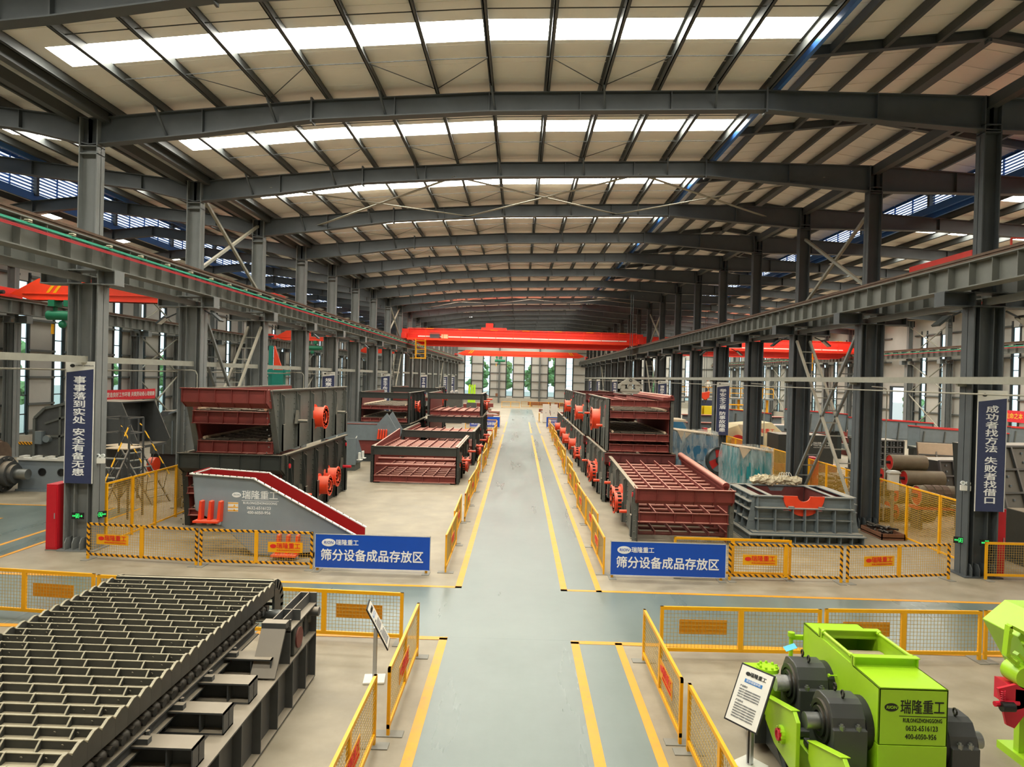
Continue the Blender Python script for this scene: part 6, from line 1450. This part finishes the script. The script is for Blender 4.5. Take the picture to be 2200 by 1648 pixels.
for k, (x, y, n) in enumerate(((19.5, 54, 4), (25.5, 57, 3), (25, 50, 3))):
    t = thing('plate_stack', '%s stack of reddish brown steel plates in the right side bay' % ORD[k], 'steel plates', (x, y, 0), .1*k, 'plate stacks in the right side bay')
    for j in range(n): b = MB(); b.box(-1.6-.2*(j % 2), 1.6, -.8, .8, .45*j, .45*j+.36); b.box(-1.3, 1.3, -.7, .7, .45*j+.36, .45*j+.45); b.build('bundle', 'oxide' if j % 2 == 0 else 'jaw_grey', t)
# a worker on the platform
t = thing('person', 'person in a white shirt and pale cap standing on the raised work platform', 'person', (18.4, 68.6, 3.5))
bm_v = [(0, 0, .92), (0, 0, 1.15), (0, -.02, 1.38), (0, -.03, 1.5), (.1, 0, .88), (.12, -.04, .48), (.12, .02, .06), (-.1, 0, .88), (-.13, .03, .48), (-.14, .1, .06), (.19, -.01, 1.4), (.27, -.06, 1.14), (.22, -.24, .98), (-.19, -.01, 1.4), (-.27, -.08, 1.13), (-.2, -.27, 1.0), (.12, -.1, .03), (-.14, -.02, .03)]
bm_e = [(0, 1), (1, 2), (2, 3), (0, 4), (4, 5), (5, 6), (0, 7), (7, 8), (8, 9), (2, 10), (10, 11), (11, 12), (2, 13), (13, 14), (14, 15), (6, 16), (9, 17)]
bm_r = [.15, .14, .16, .06, .1, .075, .05, .1, .075, .05, .07, .05, .038, .07, .05, .038, .045, .045]
me = bpy.data.meshes.new('body'); me.from_pydata(bm_v, bm_e, []); o = bpy.data.objects.new('body', me); COL.objects.link(o); o.parent = t; me.materials.append(M['off_white'])
sk = o.modifiers.new('skin', 'SKIN'); o.modifiers.new('sub', 'SUBSURF').levels = 2
for i, v in enumerate(me.skin_vertices[0].data): v.radius = (bm_r[i], bm_r[i]*.8); v.use_root = i == 0
b = MB(); b.sphere((0, -.06, 1.63), .105, 14, 10, (.85, 1, 1.15)); b.sphere((0, -.17, 1.62), .02, 6, 4); hd = b.build('head', 'skin', t, smooth=True)
b = MB(); b.sphere((0, -.055, 1.68), .115, 14, 8, (.9, 1, .75)); b.box(-.07, .07, -.24, -.12, 1.665, 1.68); b.build('cap', 'white', t, smooth=True)
b = MB()
for s in (-1, 1): b.cyl((s*.12, 0 if s > 0 else .05, .06), (s*.1, 0, .9), .075, 12, .115)
b.build('trousers', 'trousers', t, smooth=True)
b = MB()
for x, y, z in ((.22, -.26, .96), (-.2, -.29, .98)):
    b.sphere((x, y, z), .04, 8, 6, (.7, 1, 1.2))
    for k in range(4): b.cyl((x-.025+.017*k, y-.02, z-.03), (x-.025+.017*k, y-.05, z-.09+.008*abs(k-1)), .009, 6)
    b.cyl((x+.03, y-.02, z), (x+.045, y-.05, z-.045), .01, 6)
b.build('hands', 'skin', t, smooth=True)
# ================================================================== far end of the aisle
for k, x in enumerate((2.62, 3.52)):
    t = thing('white_panel', '%s of the two tall white panels standing right of the far aisle' % ('left one', 'right one')[k], 'panel', (x, 77, 0), 0, 'white panels at the far aisle')
    b = MB(); b.box(0, .75, 0, .08, .05, 2.05); b.build('board', 'off_white', t, bevel=.02); b = MB(); b.box(.05, .7, -.2, .3, 0, .05); b.build('foot', 'foot_grey', t); b = MB(); b.cyl((.37, -.02, 1.1), (.37, 0, 1.1), .04, 8); b.build('knob', 'frame_dark', t)
t = thing('lime_rack', 'bright lime upright plates standing above the far black screens', 'rack', (-5.3, 72, 0))
for k in range(3): b = MB(); b.prism([(0, 2.2), (.24, 2.2), (.24, 4.1), (.05, 4.0)], 'y', -.2+.1*k, .0+.1*k); o = b.build('upright_plate', 'fluo', t); o.location = (.26*k, 0, 0)
b = MB(); b.box(-.1, .9, -.3, .4, 0, 2.2); b.build('stand', 'screen_grey', t)
t = thing('scrap_machine', 'dark jumble of machine castings left of the lime plates', 'machine', (-7.4, 73, 0))
b = MB(); rr = random.Random(4)
for k in range(9): x, y, r = rr.uniform(-1, 1), rr.uniform(-.6, .6), rr.uniform(.2, .4); b.cyl((x, y, 2.6+.12*k-.5), (x+.3, y, 2.7+.12*k-.5), r, 12)
b.build('castings', 'jaw_grey', t); b = MB(); b.box(-1.5, 1.5, -.8, .8, 0, 2.5); b.build('base', 'screen_grey', t)
for k, (x, y, w_, d_) in enumerate(((-3.8, 74, 1.6, 3), (-4.2, 80, 2.2, 4), (-3.4, 88, 1.4, 4), (-5.5, 96, 2.6, 5), (5.2, 90, 1.6, 5), (3.8, 98, 1.2, 5))):
    t = thing('steel_blanks', 'flat steel blanks on the floor %s of the far aisle, %s from camera' % ('left' if x < 0 else 'right', ORD[k if k < 4 else k-4]), 'steel blanks', (x, y, 0), 0, 'flat steel blanks at the far aisle')
    rr = random.Random(k)
    for j in range(4): b = MB(); b.T = Matrix.Translation((rr.uniform(-.3, .3), d_*j/4, .0)) @ Matrix.Rotation(rr.uniform(-.3, .3), 4, 'Z'); b.box(-w_/2, w_/2, 0, d_/5, 0, .12+.1*j); b.build('blank', ('oxide', 'jaw_grey', 'rusty')[j % 3], t)
for k, (x, y) in enumerate(((-6, 108), (3.5, 120), (8, 118), (-9.5, 103))):
    t = thing('red_bin', 'long reddish steel bundle on the floor before the far end wall, %s of four' % ORD[(1, 2, 3, 0)[k]], 'steel bundle', (x, y, 0), 0, 'steel bundles before the far wall')
    b = MB(); b.box(-2, 2, 0, .8, .2, .8); b.build('bundle', 'oxide', t); b = MB(); b.box(-1.5, -1.2, 0, .8, 0, .2); b.box(1.2, 1.5, 0, .8, 0, .2); b.build('packing', 'rusty', t)
t = thing('chain_hook', 'small hook on a thin chain hanging before the far end wall', 'hook', (-3.9, 119.6, 1.6))
b = MB(); b.cyl((0, 0, .4), (0, 0, 6.6), .02, 6); b.build('chain', 'frame_dark', t); b = MB(); b.box(-.2, .2, -.1, .1, 0, .5); b.build('hook_block', 'rusty', t)
